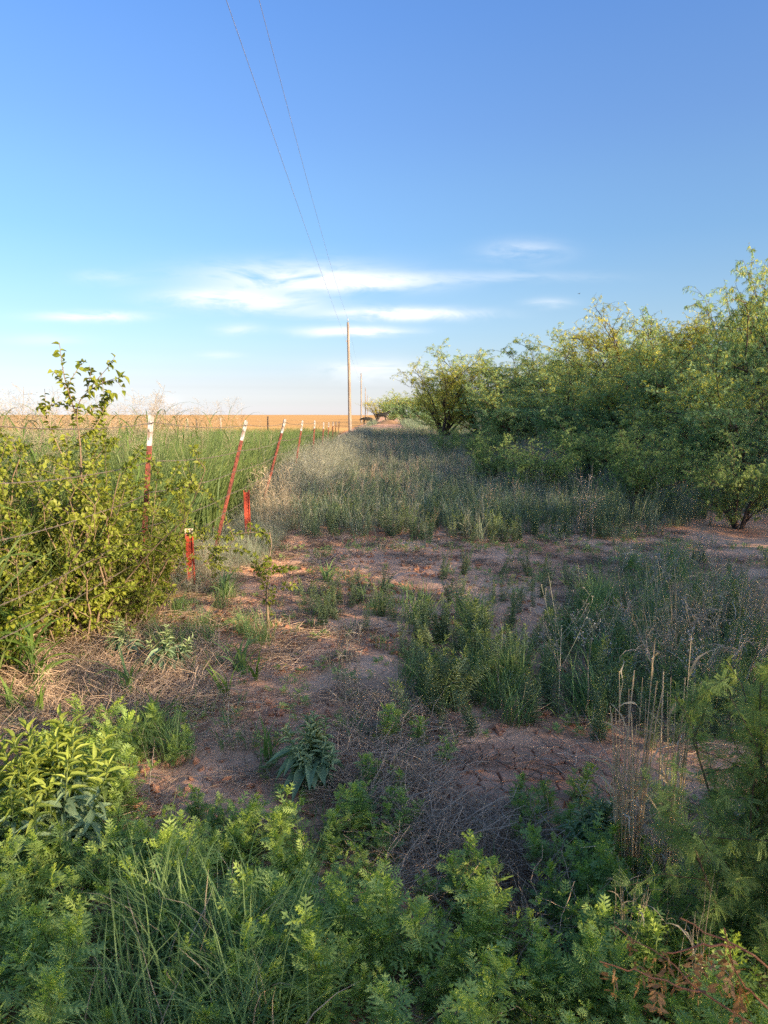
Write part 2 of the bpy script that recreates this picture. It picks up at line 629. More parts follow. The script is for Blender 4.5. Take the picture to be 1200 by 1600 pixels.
M['pale_leaf'] = leaf_mat('yellow_leaflet', (0.28, 0.36, 0.06), (0.42, 0.48, 0.10), 0.4)
M['dead_leaf'] = leaf_mat('dead_orange_leaflet', (0.26, 0.13, 0.05), (0.46, 0.26, 0.10), 0.3, tcol=(1.2, .9, .5))
M['red_stem'] = solid_mat('red_stem', (0.17, 0.06, 0.035), (0.26, 0.12, 0.06), 0.7, scale=30)
M['vine'] = leaf_mat('fence_vine_leaf', (0.108, 0.167, 0.024), (0.294, 0.320, 0.038), 0.4)
M['vine_tip'] = leaf_mat('yellow_vine_leaf', (0.180, 0.225, 0.041), (0.324, 0.342, 0.072), 0.4)
M['woody'] = leaf_mat('woody_stem', (0.120, 0.078, 0.048), (0.288, 0.204, 0.132), 0.0, 0.8)
M['post_red'] = solid_mat('weathered_red_paint', (0.23, 0.055, 0.035), (0.09, 0.03, 0.024), 0.7, scale=22, stretch=(1, 1, .5), bump=0.15)
M['post_white'] = solid_mat('weathered_white_paint', (0.38, 0.39, 0.40), (0.18, 0.13, 0.10), 0.65, scale=34, stretch=(1, 1, .4), bump=0.15, thresh=(.45, .62))
M['stake_red'] = solid_mat('orange_red_paint', (0.50, 0.075, 0.035), (0.30, 0.05, 0.03), 0.6, scale=24, bump=0.1)
M['stake_cream'] = solid_mat('cream_paint', (0.62, 0.50, 0.38), (0.45, 0.30, 0.2), 0.6, scale=30, bump=0.1, thresh=(.5, .8))
M['backing'] = solid_mat('dark_backing_brown', (0.07, 0.028, 0.018), (0.14, 0.06, 0.03), 0.9, scale=40)
M['wire'] = solid_mat('galvanised_wire', (0.34, 0.29, 0.22), (0.22, 0.16, 0.11), 0.5, metal=0.5, scale=60, bump=0)
M['cable'] = solid_mat('aluminium_cable', (0.16, 0.17, 0.2), (0.2, 0.2, 0.22), 0.6, scale=5, bump=0)
M['pole'] = solid_mat('pole_wood', (0.17, 0.13, 0.10), (0.30, 0.25, 0.20), 0.9, scale=12, stretch=(1, 1, .06), bump=0.6)
M['porcelain'] = solid_mat('grey_porcelain', (0.32, 0.34, 0.36), (0.4, 0.4, 0.42), 0.3, bump=0)
M['steel'] = solid_mat('steel', (0.22, 0.22, 0.22), (0.16, 0.15, 0.14), 0.5, metal=0.7, bump=0)
M['hide'] = solid_mat('black_hide', (0.004, 0.004, 0.004), (0.008, 0.007, 0.006), 0.75, scale=8)
M['horn'] = solid_mat('horn', (0.3, 0.27, 0.22), (0.2, 0.17, 0.13), 0.5, bump=0)
M['feather'] = solid_mat('dark_feather', (0.03, 0.03, 0.035), (0.05, 0.05, 0.05), 0.8, bump=0)
M['grey_wood'] = solid_mat('bleached_wood', (0.26, 0.22, 0.18), (0.42, 0.37, 0.31), 0.85, scale=30, stretch=(1, 1, .3), bump=.3)


# ------------------------------------------------------------------ object helpers
def link(o):
    col.objects.link(o)
    return o


def mobj(name, me, parent=None):
    o = bpy.data.objects.new(name, me)
    link(o)
    if parent is not None:
        o.parent = parent
    return o


def tag(o, label=None, cat=None, group=None, kind=None):
    for k, v in (('label', label), ('category', cat), ('group', group), ('kind', kind)):
        if v:
            o[k] = v
    return o


def empty(name, loc=(0, 0, 0), rz=0.0):
    o = bpy.data.objects.new(name, None)
    o.empty_display_size = 0.1
    o.location = loc
    o.rotation_euler = (0, 0, rz)
    return link(o)


def copy_tree(o, parent=None):
    c = o.copy()
    col.objects.link(c)
    c.parent = parent
    for ch in list(o.children):
        copy_tree(ch, c)
    return c


class Kind:
    """a thing built once as parts (mesh data shared by its copies)"""

    def __init__(self, name, parts, cat):
        self.name, self.parts, self.cat = name, parts, cat

    def place(self, x, y, rz=None, s=1.0, tilt=(0, 0), label=None, group=None, z=None, sink=0.0):
        z = ht1(x, y) - sink if z is None else z
        if len(self.parts) == 1:
            o = mobj(self.name, self.parts[0][1])
        else:
            o = empty(self.name)
            for pn, me in self.parts:
                c = mobj(pn, me, o)
                if pn in ('seed_head', 'stems', 'leaves', 'blades', 'twigs', 'crown'):
                    c['kind'] = 'stuff'
        o.location = (x, y, z)
        o.rotation_euler = (tilt[0], tilt[1], rng.random() * 6.28 if rz is None else rz)
        o.scale = (s, s, s) if np.isscalar(s) else s
        return tag(o, label, self.cat, group, 'thing')


def scatter(name, meshes, pts, rz, scl, tilt, label, cat, zs=None, idx=None, parent=None):
    """one mass of small plants: instances of a few meshes on explicit points"""
    pts = np.asarray(pts, float)
    n = len(pts)
    me = bpy.data.meshes.new(name)
    me.vertices.add(n)
    me.vertices.foreach_set('co', pts.ravel())
    rot = np.stack([tilt[:, 0], tilt[:, 1], rz], -1)
    a = me.attributes.new('rot', 'FLOAT_VECTOR', 'POINT')
    a.data.foreach_set('vector', rot.ravel().astype(np.float32))
    s3 = np.stack([scl, scl, scl if zs is None else zs], -1)
    a = me.attributes.new('scl', 'FLOAT_VECTOR', 'POINT')
    a.data.foreach_set('vector', s3.ravel().astype(np.float32))
    a = me.attributes.new('pick', 'INT', 'POINT')
    a.data.foreach_set('value', (rng.integers(0, len(meshes), n) if idx is None else idx).astype(np.int32))
    o = mobj(name, me, parent)
    src = bpy.data.collections.new(name + '_kinds')
    for i, m in enumerate(meshes):
        src.objects.link(bpy.data.objects.new('%s_%02d' % (name, i), m))
    ng = bpy.data.node_groups.new(name, 'GeometryNodeTree')
    ng.interface.new_socket('Geometry', in_out='INPUT', socket_type='NodeSocketGeometry')
    ng.interface.new_socket('Geometry', in_out='OUTPUT', socket_type='NodeSocketGeometry')
    N = ng.nodes
    gi, go = N.new('NodeGroupInput'), N.new('NodeGroupOutput')
    ci = N.new('GeometryNodeCollectionInfo')
    ci.inputs['Collection'].default_value = src
    ci.inputs['Separate Children'].default_value = True
    ci.inputs['Reset Children'].default_value = True
    ip = N.new('GeometryNodeInstanceOnPoints')
    ip.inputs['Pick Instance'].default_value = True

    def attr(nm, ty):
        q = N.new('GeometryNodeInputNamedAttribute')
        q.data_type = ty
        q.inputs['Name'].default_value = nm
        return q.outputs['Attribute']
    L = ng.links
    L.new(gi.outputs[0], ip.inputs['Points'])
    L.new(ci.outputs[0], ip.inputs['Instance'])
    L.new(attr('pick', 'INT'), ip.inputs['Instance Index'])
    L.new(attr('rot', 'FLOAT_VECTOR'), ip.inputs['Rotation'])
    L.new(attr('scl', 'FLOAT_VECTOR'), ip.inputs['Scale'])
    L.new(ip.outputs[0], go.inputs[0])
    md = o.modifiers.new('scatter', 'NODES')
    md.node_group = ng
    return tag(o, label, cat, None, 'stuff')


# ------------------------------------------------------------------ the ground
def axis(lo, hi, fine_lo, fine_hi, fine, grow=1.12, cap=60):
    mid = list(np.arange(fine_lo, fine_hi + 1e-6, fine))
    up, st = [], fine
    v = mid[-1]
    while v < hi:
        st = min(st * grow, cap)
        v += st
        up.append(min(v, hi))
    dn, st = [], fine
    v = mid[0]
    while v > lo:
        st = min(st * grow, cap)
        v -= st
        dn.append(max(v, lo))
    return np.array(dn[::-1] + mid + up)


def relief(x, y):
    """trampled lumps, hoof pits and small terraces of the bare soil"""
    tr = np.exp(-((x + 0.9 - 0.0 * y) / 0.75) ** 2) * sstep(2.5, 4, y) * (1 - sstep(11, 14, y))
    rough = 0.25 + 0.75 * tr
    l = (fbm(x * 5, y * 5, 21, 4) - 0.5) * 0.085 * rough
    pits = -0.045 * sstep(0.66, 0.80, vnoise(x * 6.5, y * 6.5, 40)) * rough
    t = fbm(x * 1.6, y * 3.4, 60, 3) * 5
    terr = (np.floor(t) + sstep(0.35, 0.65, t - np.floor(t)) - t) * 0.016
    # a cracked hollow is smooth
    return l + pits + terr


crx, cry = ground_at(840, 1200)


def crack_mask(x, y):
    w = 0.10 * (vnoise(x * 7, y * 7, 90) - .5)
    return ((x - crx) / 0.42) ** 2 + ((y - cry) / 0.27) ** 2 + w * 6


def build_ground():
    X = axis(-1500, 1500, -3.2, 4.2, 0.028)
    Y = axis(-60, 3000, 1.2, 10.5, 0.028)
    gx, gy = np.meshgrid(X, Y)
    z = ht(gx, gy)
    nearw = (1 - sstep(9.5, 14, gy)) * (1 - sstep(4.2, 6, np.abs(gx - .5)))
    cm = sstep(1.0, 1.35, crack_mask(gx, gy))
    z = z + relief(gx, gy) * nearw * cm - (1 - cm) * 0.022 * nearw
    V = np.stack([gx, gy, z], -1).reshape(-1, 3)
    nx, ny = len(X), len(Y)
    i = np.arange(nx * ny).reshape(ny, nx)
    F = np.stack([i[:-1, :-1], i[:-1, 1:], i[1:, 1:], i[1:, :-1]], -1).reshape(-1, 4)
    g = Geo()
    g.add(V, F)
    return mobj('ground', g.mesh('ground', M['soil']))


ground = tag(build_ground(), kind='structure')


def clip_poly(poly, p, n):
    """keep the side of the polygon where (q-p).n <= 0"""
    out = []
    for i in range(len(poly)):
        a, b = poly[i], poly[(i + 1) % len(poly)]
        da, db = np.dot(a - p, n), np.dot(b - p, n)
        if da <= 0:
            out.append(a)
        if da * db < 0:
            t = da / (da - db)
            out.append(a + (b - a) * t)
    return out


def mud_plates():
    seeds = []
    tries = 0
    while len(seeds) < 110 and tries < 6000:
        tries += 1
        p = np.array([crx + rng.uniform(-.5, .5), cry + rng.uniform(-.33, .33)])
        if all(np.hypot(*(p - q)) > 0.042 + 0.03 * rng.random() for q in seeds):
            seeds.append(p)
    for i, p in enumerate(seeds):
        if crack_mask(p[0], p[1]) > 1.15:
            continue
        poly = [p + np.array(q) for q in ((-.2, -.2), (.2, -.2), (.2, .2), (-.2, .2))]
        for j, q in enumerate(seeds):
            if j != i:
                d = q - p
                r = np.linalg.norm(d)
                if r < .4:
                    gap = 0.0022 + 0.004 * vnoise((p[0] + q[0]) * 30, (p[1] + q[1]) * 30, 5)
                    poly = clip_poly(poly, p + d / 2 - d / r * gap, d / r)
        if len(poly) < 3:
            continue
        # uneven outline
        pts = []
        for a, b in zip(poly, poly[1:] + poly[:1]):
            pts.append(a)
            if np.hypot(*(b - a)) > .03:
                n = np.array([-(b - a)[1], (b - a)[0]])
                pts.append((a + b) / 2 + n * rng.uniform(-.09, .05))
        pts = np.array(pts)
        k = len(pts)
        z0 = ht1(*p)
        tilt = rng.normal(0, .035, 2)
        top = (pts - p) * 0.93 + p
        zt = z0 - 0.004 + rng.uniform(-.003, .004) + (top - p) @ tilt
        V = np.concatenate([np.c_[pts, np.full(k, z0 - .030)], np.c_[pts, zt - .005], np.c_[top, zt], [[*p, zt.mean() - .002]]])
        F4 = [(a, (a + 1) % k, (a + 1) % k + k, a + k) for a in range(k)] + \
             [(a + k, (a + 1) % k + k, (a + 1) % k + 2 * k, a + 2 * k) for a in range(k)]
        F3 = [(a + 2 * k, (a + 1) % k + 2 * k, 3 * k) for a in range(k)]
        g = Geo()
        g.add(V - np.array([*p, z0]), F4)
        g.F.append(np.array(F3))
        g.M.append(np.zeros(k, int))
        o = mobj('mud_plate', g.mesh('mud_plate', M['plate'], smooth=False), ground)
        o.location = (*p, z0)


mud_plates()


# the ploughed field beyond the crop: long ridges
def build_field():
    xs = np.concatenate([-np.geomspace(3.4, 1500, 60)[::-1]])
    ys = np.concatenate([np.arange(30, 90, 0.45), np.geomspace(90, 2600, 60)])
    gx, gy = np.meshgrid(xs, ys)
    z = ht(gx, gy) + 0.03 + np.where(gy < 90, 0.05 * (np.arange(len(ys))[:, None] % 2), 0.03) + 0.9 * sstep(60, 900, gy) * sstep(-5, -300, gx) * 1.0
    V = np.stack([gx, gy, z], -1).reshape(-1, 3)
    nx, ny = len(xs), len(ys)
    i = np.arange(nx * ny).reshape(ny, nx)
    F = np.stack([i[:-1, :-1], i[:-1, 1:], i[1:, 1:], i[1:, :-1]], -1).reshape(-1, 4)
    g = Geo()
    g.add(V, F)
    m, n, l = new_mat('ploughed_field')
    out = n.new('ShaderNodeOutputMaterial')
    geo = n.new('ShaderNodeNewGeometry')
    mp = n.new('ShaderNodeMapping')
    mp.inputs['Scale'].default_value = (0.03, 0.5, 1)
    l.new(geo.outputs['Position'], mp.inputs[0])
    nz = n.new('ShaderNodeTexNoise')
    nz.inputs['Scale'].default_value = 1.0
    nz.inputs['Detail'].default_value = 8
    nz.inputs['Roughness'].default_value = 0.7
    l.new(mp.outputs[0], nz.inputs['Vector'])
    mix = n.new('ShaderNodeValToRGB')
    e = mix.color_ramp.elements
    e[0].position, e[0].color = 0.3, (0.60, 0.31, 0.11, 1)
    e[1].position, e[1].color = 0.7, (0.80, 0.48, 0.19, 1)
    l.new(nz.outputs[0], mix.inputs[0])
    p = n.new('ShaderNodeBsdfPrincipled')
    p.inputs['Roughness'].default_value = 1
    p.inputs['Specular IOR Level'].default_value = 0
    l.new(mix.outputs[0], p.inputs['Base Color'])
    l.new(p.outputs[0], out.inputs[0])
    return mobj('field', g.mesh('field', m, smooth=False))


tag(build_field(), kind='structure')

# a low sandy mound at the end of the track
def build_mound():
    cx, cy = ground_at(607, 671)
    cy = 120.0
    cx = point_at(607, 668, cy)[0]
    g = Geo()
    n = 28
    r = np.linspace(0, 1, 12)
    a = np.linspace(0, 2 * math.pi, n, endpoint=False)
    rr, aa = np.meshgrid(r, a, indexing='ij')
    x = rr * np.cos(aa) * 3.2
    y = rr * np.sin(aa) * 3.0
    z = .72 * (1 - sstep(0, 1, rr)) + 0.08 * (vnoise(x * 1.5 + 9, y * 1.5, 3) - .5) * (1 - rr) - 0.05
    V = np.stack([x, y, z], -1).reshape(-1, 3)
    i = np.arange(12 * n).reshape(12, n)
    F = np.stack([i[:-1], np.roll(i[:-1], -1, 1), np.roll(i[1:], -1, 1), i[1:]], -1).reshape(-1, 4)
    g.add(V, F)
    o = mobj('mound', g.mesh('mound', soil_mat('pale_sand', (0.22, 0.13, 0.07), (0.30, 0.18, 0.10), (0.36, 0.23, 0.13), False)))
    o.location = (cx, cy, ht1(cx, cy))
    tag(o, kind='structure')
    return cx, cy


mound_xy = build_mound()



# ================================================================== plants
T_LANCE = t_lance()
T_LANCE2 = t_lance(2, 0.15, 0.10)
T_DIA = t_diamond()
T_PIN = [t_pinnate(4, 1.0, 1), t_pinnate(4, 1.15, 2), t_pinnate(3, 0.9, 3)]
U = rng.uniform


def on_path(P, i, t):
    """point at fraction t of polyline i (arrays)"""
    K = P.shape[1]
    f = np.clip(t, 0, .999) * (K - 1)
    k = f.astype(int)
    w = (f - k)[:, None]
    a, b = P[i, k], P[i, k + 1]
    return a * (1 - w) + b * w, norm(b - a)


def around(T, az, el):
    """a direction leaving stem direction T at azimuth az, rising el from the plane square to T"""
    ref = np.where(np.abs(T[:, 2:3]) > .95, np.array([1.0, 0, 0]), np.array([0, 0, 1.0]))
    A = norm(np.cross(T, ref))
    B = np.cross(T, A)
    el = np.broadcast_to(el, az.shape)
    return (A * np.cos(az)[:, None] + B * np.sin(az)[:, None]) * np.cos(el)[:, None] + T * np.sin(el)[:, None]


def make_ragweed(h, nb, seed):
    g, s = Geo(), Geo()
    az = rng.random(nb) * 6.28
    L = h * U(.6, 1.05, nb)
    tilt = U(.05, .65, nb)
    tilt[0], L[0] = .03, h
    P = arcs(np.c_[rng.normal(0, .012, (nb, 2)), np.zeros(nb)], az, L, tilt, U(-.45, .1, nb), 6)
    tubes(s, P, np.linspace(.0026, .0011, 6)[None], 3)
    n = int(13 * h / .25)
    i = np.repeat(np.arange(nb), n)
    t = np.tile(np.linspace(.12, .92, n), nb) + U(-.03, .03, nb * n)
    p, T = on_path(P, i, t)
    a = np.tile(np.arange(n) * 2.4, nb) + np.repeat(az, n) + U(-.4, .4, nb * n)
    d = around(T, a, U(.1, .75, nb * n) + .25 * t)
    size = h * (.34 - .15 * t) * U(.75, 1.2, nb * n)
    which = rng.integers(0, 3, nb * n)
    for k in range(3):
        q = which == k
        batch(g, T_PIN[k], p[q], d[q], T[q] + rng.normal(0, .15, (q.sum(), 3)), size[q] * 1.05, size[q], 0)
    # young tufts at the stem ends
    m = 7
    i = np.repeat(np.arange(nb), m)
    p, T = on_path(P, i, np.full(nb * m, .97) + U(-.07, .02, nb * m))
    d = around(T, rng.random(nb * m) * 6.28, U(.55, 1.25, nb * m))
    size = h * U(.10, .18, nb * m)
    batch(g, T_PIN[2], p, d, T + rng.normal(0, .2, (nb * m, 3)), size * .8, size, 1)
    return [('stem', s.mesh('ragweed_stem', M['stem'])), ('leaves', g.mesh('ragweed_leaves', [M['ragweed'], M['ragweed_tip']]))]


def make_horseweed(h, nb, tip=True, leafw=.0028, leafl=.042, dens=1.0, mats=None):
    """upright stems set all round with narrow leaves"""
    g, s = Geo(), Geo()
    az = rng.random(nb) * 6.28
    L = h * U(.55, 1.05, nb)
    P = arcs(np.c_[rng.normal(0, .02, (nb, 2)), np.zeros(nb)], az, L, U(.02, .38, nb), U(-.3, .2, nb), 6)
    tubes(s, P, np.linspace(.0024, .001, 6)[None], 3)
    n = int(64 * dens * h / .4)
    i = np.repeat(np.arange(nb), n)
    t = np.tile(np.linspace(.05, 1, n), nb)
    p, T = on_path(P, i, t)
    d = around(T, np.arange(nb * n) * 2.4 + U(-.3, .3, nb * n), U(.25, .8, nb * n) + .35 * (t > .9))
    d[:, 2] -= .25 * (t < .4)
    size = leafl * (1.15 - .5 * t) * U(.7, 1.25, nb * n)
    mt = (t > .88) if tip else np.zeros(nb * n, bool)
    for k, q in ((0, ~mt), (1, mt)):
        if q.any():
            batch(g, T_LANCE2, p[q], d[q], T[q], leafw * U(.8, 1.3, q.sum()), size[q], k)
    return [('stem', s.mesh('horseweed_stem', M['stem'])), ('leaves', g.mesh('horseweed_leaves', mats or [M['horse'], M['horse_tip']]))]


def make_sage(h, nb, tipmat='sage_tip', low=True):
    g, s = Geo(), Geo()
    az = rng.random(nb) * 6.28
    L = h * U(.6, 1.05, nb)
    P = arcs(np.c_[rng.normal(0, .015, (nb, 2)), np.zeros(nb)], az, L, U(.0, .75, nb), U(-.4, .1, nb), 6)
    tubes(s, P, np.linspace(.004, .002, 6)[None], 4)
    n = 34
    i = np.repeat(np.arange(nb), n)
    t = np.tile(np.linspace(.10, 1, n), nb)
    p, T = on_path(P, i, t)
    d = around(T, np.arange(nb * n) * 2.4 + U(-.4, .4, nb * n), .15 + .75 * t ** 2 + U(-.2, .2, nb * n))
    d[:, 2] -= .45 * (1 - t)
    size = h * (.235 - .12 * t) * U(.75, 1.25, nb * n)
    wid = size * U(.10, .15, nb * n)
    mt = t > .68
    tl = t_lance(4, .18, .30)
    for k, q in ((0, ~mt), (1, mt)):
        batch(g, tl, p[q], d[q], T[q] + rng.normal(0, .15, (q.sum(), 3)), wid[q], size[q], k)
    if low:
        m = 16
        a = rng.random(m) * 6.28
        d = np.stack([np.cos(a), np.sin(a), U(-.35, .25, m)], -1)
        p = np.c_[np.cos(a) * .02, np.sin(a) * .02, U(.25, .55, m) * h]
        batch(g, tl, p, d, np.array([[0, 0, 1.0]]) + 0 * d, h * .085, h * U(.42, .6, m), 0)
    return [('stem', s.mesh('stem', M['stem'])), ('leaves', g.mesh('leaves', [M['sage'], M[tipmat]]))]


def make_grass(h, nb, w=.0022, spread=.05, bend=(.4, 1.6), mat='grass', fold=0, K=6, dry=0.0, drymat='straw'):
    g = Geo()
    az = rng.random(nb) * 6.28
    b = np.c_[rng.normal(0, spread, (nb, 2)), np.zeros(nb)]
    P = arcs(b, az, h * U(.45, 1.1, nb), U(.03, .5, nb), U(*bend, nb), K, 1.6, .05)
    P[:, :, 2] = np.maximum(P[:, :, 2], .004)
    W = blade_w(K, 1)[None] * (w * U(.6, 1.3, nb))[:, None]
    nd = int(nb * dry)
    if nb - nd:
        ribbons(g, P[nd:], W[nd:], fold, 0, twist=.5)
    if nd:
        ribbons(g, P[:nd], W[:nd] * .8, 0, 1, twist=1.0)
    return [('blades', g.mesh('grass_blades', [M[mat], M[drymat]]))]


def make_johnson(h, nc, w=.012, leaves=7, head=False):
    """tall grass: culms with long arching broad blades"""
    g, s = Geo(), Geo()
    az = rng.random(nc) * 6.28
    P = arcs(np.c_[rng.normal(0, .05, (nc, 2)), np.zeros(nc)], az, h * U(.7, 1.0, nc), U(.02, .22, nc), U(0, .25, nc), 6)
    tubes(s, P, np.linspace(.0045, .002, 6)[None], 4)
    i = np.repeat(np.arange(nc), leaves)
    t = np.tile(np.linspace(.06, .95, leaves), nc) + U(-.04, .04, nc * leaves)
    p, T = on_path(P, i, t)
    N = nc * leaves
    L = h * U(.4, .75, N) * (1.1 - .45 * t)
    Q = arcs(p, rng.random(N) * 6.28, L, U(.15, .55, N), U(.9, 2.3, N), 8, 1.2, .04)
    W = blade_w(8, 1, .05, .45)[None] * (w * U(.6, 1.15, N))[:, None]
    ribbons(g, Q, W, .25, 0, twist=.6)
    parts = [('culm', s.mesh('culm', M['stem'])), ('blades', g.mesh('broad_blades', M['johnson']))]
    if head:
        q = Geo()
        m = 60
        i = rng.integers(0, nc, m)
        tip, T = P[i, -1], norm(P[i, -1] - P[i, -2])
        base = tip + T * (U(-.02, .22, m) * h)[:, None]
        d = around(T, rng.random(m) * 6.28, U(.3, 1.0, m))
        br = np.stack([base, base + d * .05, base + d * .09 - np.array([0, 0, .015])], 1)
        tubes(q, br, .0007, 3)
        k = 5
        pp = np.repeat(br[:, 1], k, 0) + np.repeat(d, k, 0) * U(-.02, .045, m * k)[:, None]
        batch(q, T_DIA, pp, np.repeat(d, k, 0) + rng.normal(0, .4, (m * k, 3)), rng.normal(0, 1, (m * k, 3)), .0018, .007)
        Pm = np.stack([P[:, -1], P[:, -1] + norm(P[:, -1] - P[:, -2]) * h * .24], 1)
        tubes(q, Pm, .001, 3)
        parts.append(('seed_head', q.mesh('seed_head', M['straw'])))
    return parts


def make_stalks(h, n, lean=.1, spread=.03, r=.0016, mat='straw', leafy=3, tuft=0):
    """dead standing grass culms with a few hanging sheaths"""
    g = Geo()
    P = arcs(np.c_[rng.normal(0, spread, (n, 2)), np.zeros(n)], rng.random(n) * 6.28, h * U(.5, 1.05, n), U(0, lean, n), U(0, lean * 1.4, n), 7, 1.2, .3)
    tubes(g, P, np.linspace(r, r * .4, 7)[None] * U(.7, 1.3, (n, 1)), 3)
    m = n * leafy
    if m:
        i = rng.integers(0, n, m)
        p, T = on_path(P, i, U(.1, .85, m))
        Q = arcs(p, rng.random(m) * 6.28, h * U(.10, .3, m), U(.1, .7, m), U(.8, 2.6, m), 6, 1.2, .2)
        ribbons(g, Q, blade_w(6, 1, .1)[None] * (min(r, .0019) * 1.5 * U(.6, 1.4, m))[:, None], 0, 0, twist=2)
    if tuft:
        Q = arcs(np.c_[rng.normal(0, spread * 1.4, (tuft, 2)), np.zeros(tuft)], rng.random(tuft) * 6.28, h * U(.25, .55, tuft), U(.1, .7, tuft), U(.6, 2.0, tuft), 6, 1.3, .1)
        Q[:, :, 2] = np.maximum(Q[:, :, 2], .004)
        ribbons(g, Q, blade_w(6, 1, .1)[None] * (r * 1.2 * U(.6, 1.3, tuft))[:, None], 0, 0, twist=1.5)
    return [('stalks', g.mesh('dry_stalks', M[mat]))]


def make_branchy_dead(h, heads=26, smat='meadow_grey', hmat='seed'):
    """a forked dead forb with pale seed heads at its tips"""
    g, s = Geo(), Geo()
    P = arcs(np.zeros((1, 3)), rng.random(1) * 6.28, h * .6, .05, .1, 5)
    tubes(g, P, np.linspace(.0028, .002, 5)[None], 3)
    nb = 9
    p, T = on_path(P, np.zeros(nb, int), U(.45, 1, nb))
    B = arcs(p, rng.random(nb) * 6.28, h * U(.25, .5, nb), U(.3, .8, nb), U(-.4, 0, nb), 5)
    tubes(g, B, np.linspace(.0017, .0009, 5)[None], 3)
    i = rng.integers(0, nb, heads)
    p, T = on_path(B, i, U(.45, 1, heads))
    C = arcs(p, rng.random(heads) * 6.28, h * U(.04, .12, heads), U(0, .9, heads), U(-.3, .2, heads), 3)
    tubes(g, C, .0008, 3)
    k = 5
    pp = np.repeat(C[:, -1], k, 0)
    d = rng.normal(0, 1, (heads * k, 3))
    batch(s, T_DIA, pp, d, rng.normal(0, 1, (heads * k, 3)), .0026, U(.005, .009, heads * k))
    return [('stem', g.mesh('dead_stem', M[smat])), ('seed_head', s.mesh('seed_heads', M[hmat]))]


def joined(parts_list, name, mats_of=None):
    """several shared parts merged into one mesh, for the masses"""
    V, F, Mi, Rn, mats = [], [], [], [], []
    g = Geo()
    for pn, me in parts_list:
        off = len(mats)
        mats += list(me.materials)
        n = len(me.vertices)
        co = np.empty(n * 3)
        me.vertices.foreach_get('co', co)
        r = np.empty(n, np.float32)
        me.attributes['rnd'].data.foreach_get('value', r)
        np_ = len(me.polygons)
        lt = np.empty(np_, int)
        me.polygons.foreach_get('loop_total', lt)
        ls = np.empty(np_, int)
        me.polygons.foreach_get('loop_start', ls)
        mi = np.empty(np_, int)
        me.polygons.foreach_get('material_index', mi)
        vi = np.empty(len(me.loops), int)
        me.loops.foreach_get('vertex_index', vi)
        g.V.append(co.reshape(-1, 3))
        g.Rn.append(r)
        for k in np.unique(lt):
            q = lt == k
            g.F.append(vi[ls[q][:, None] + np.arange(k)[None]] + g.n)
            g.M.append(mi[q] + off)
        g.n += n
    return g.mesh(name, mats)


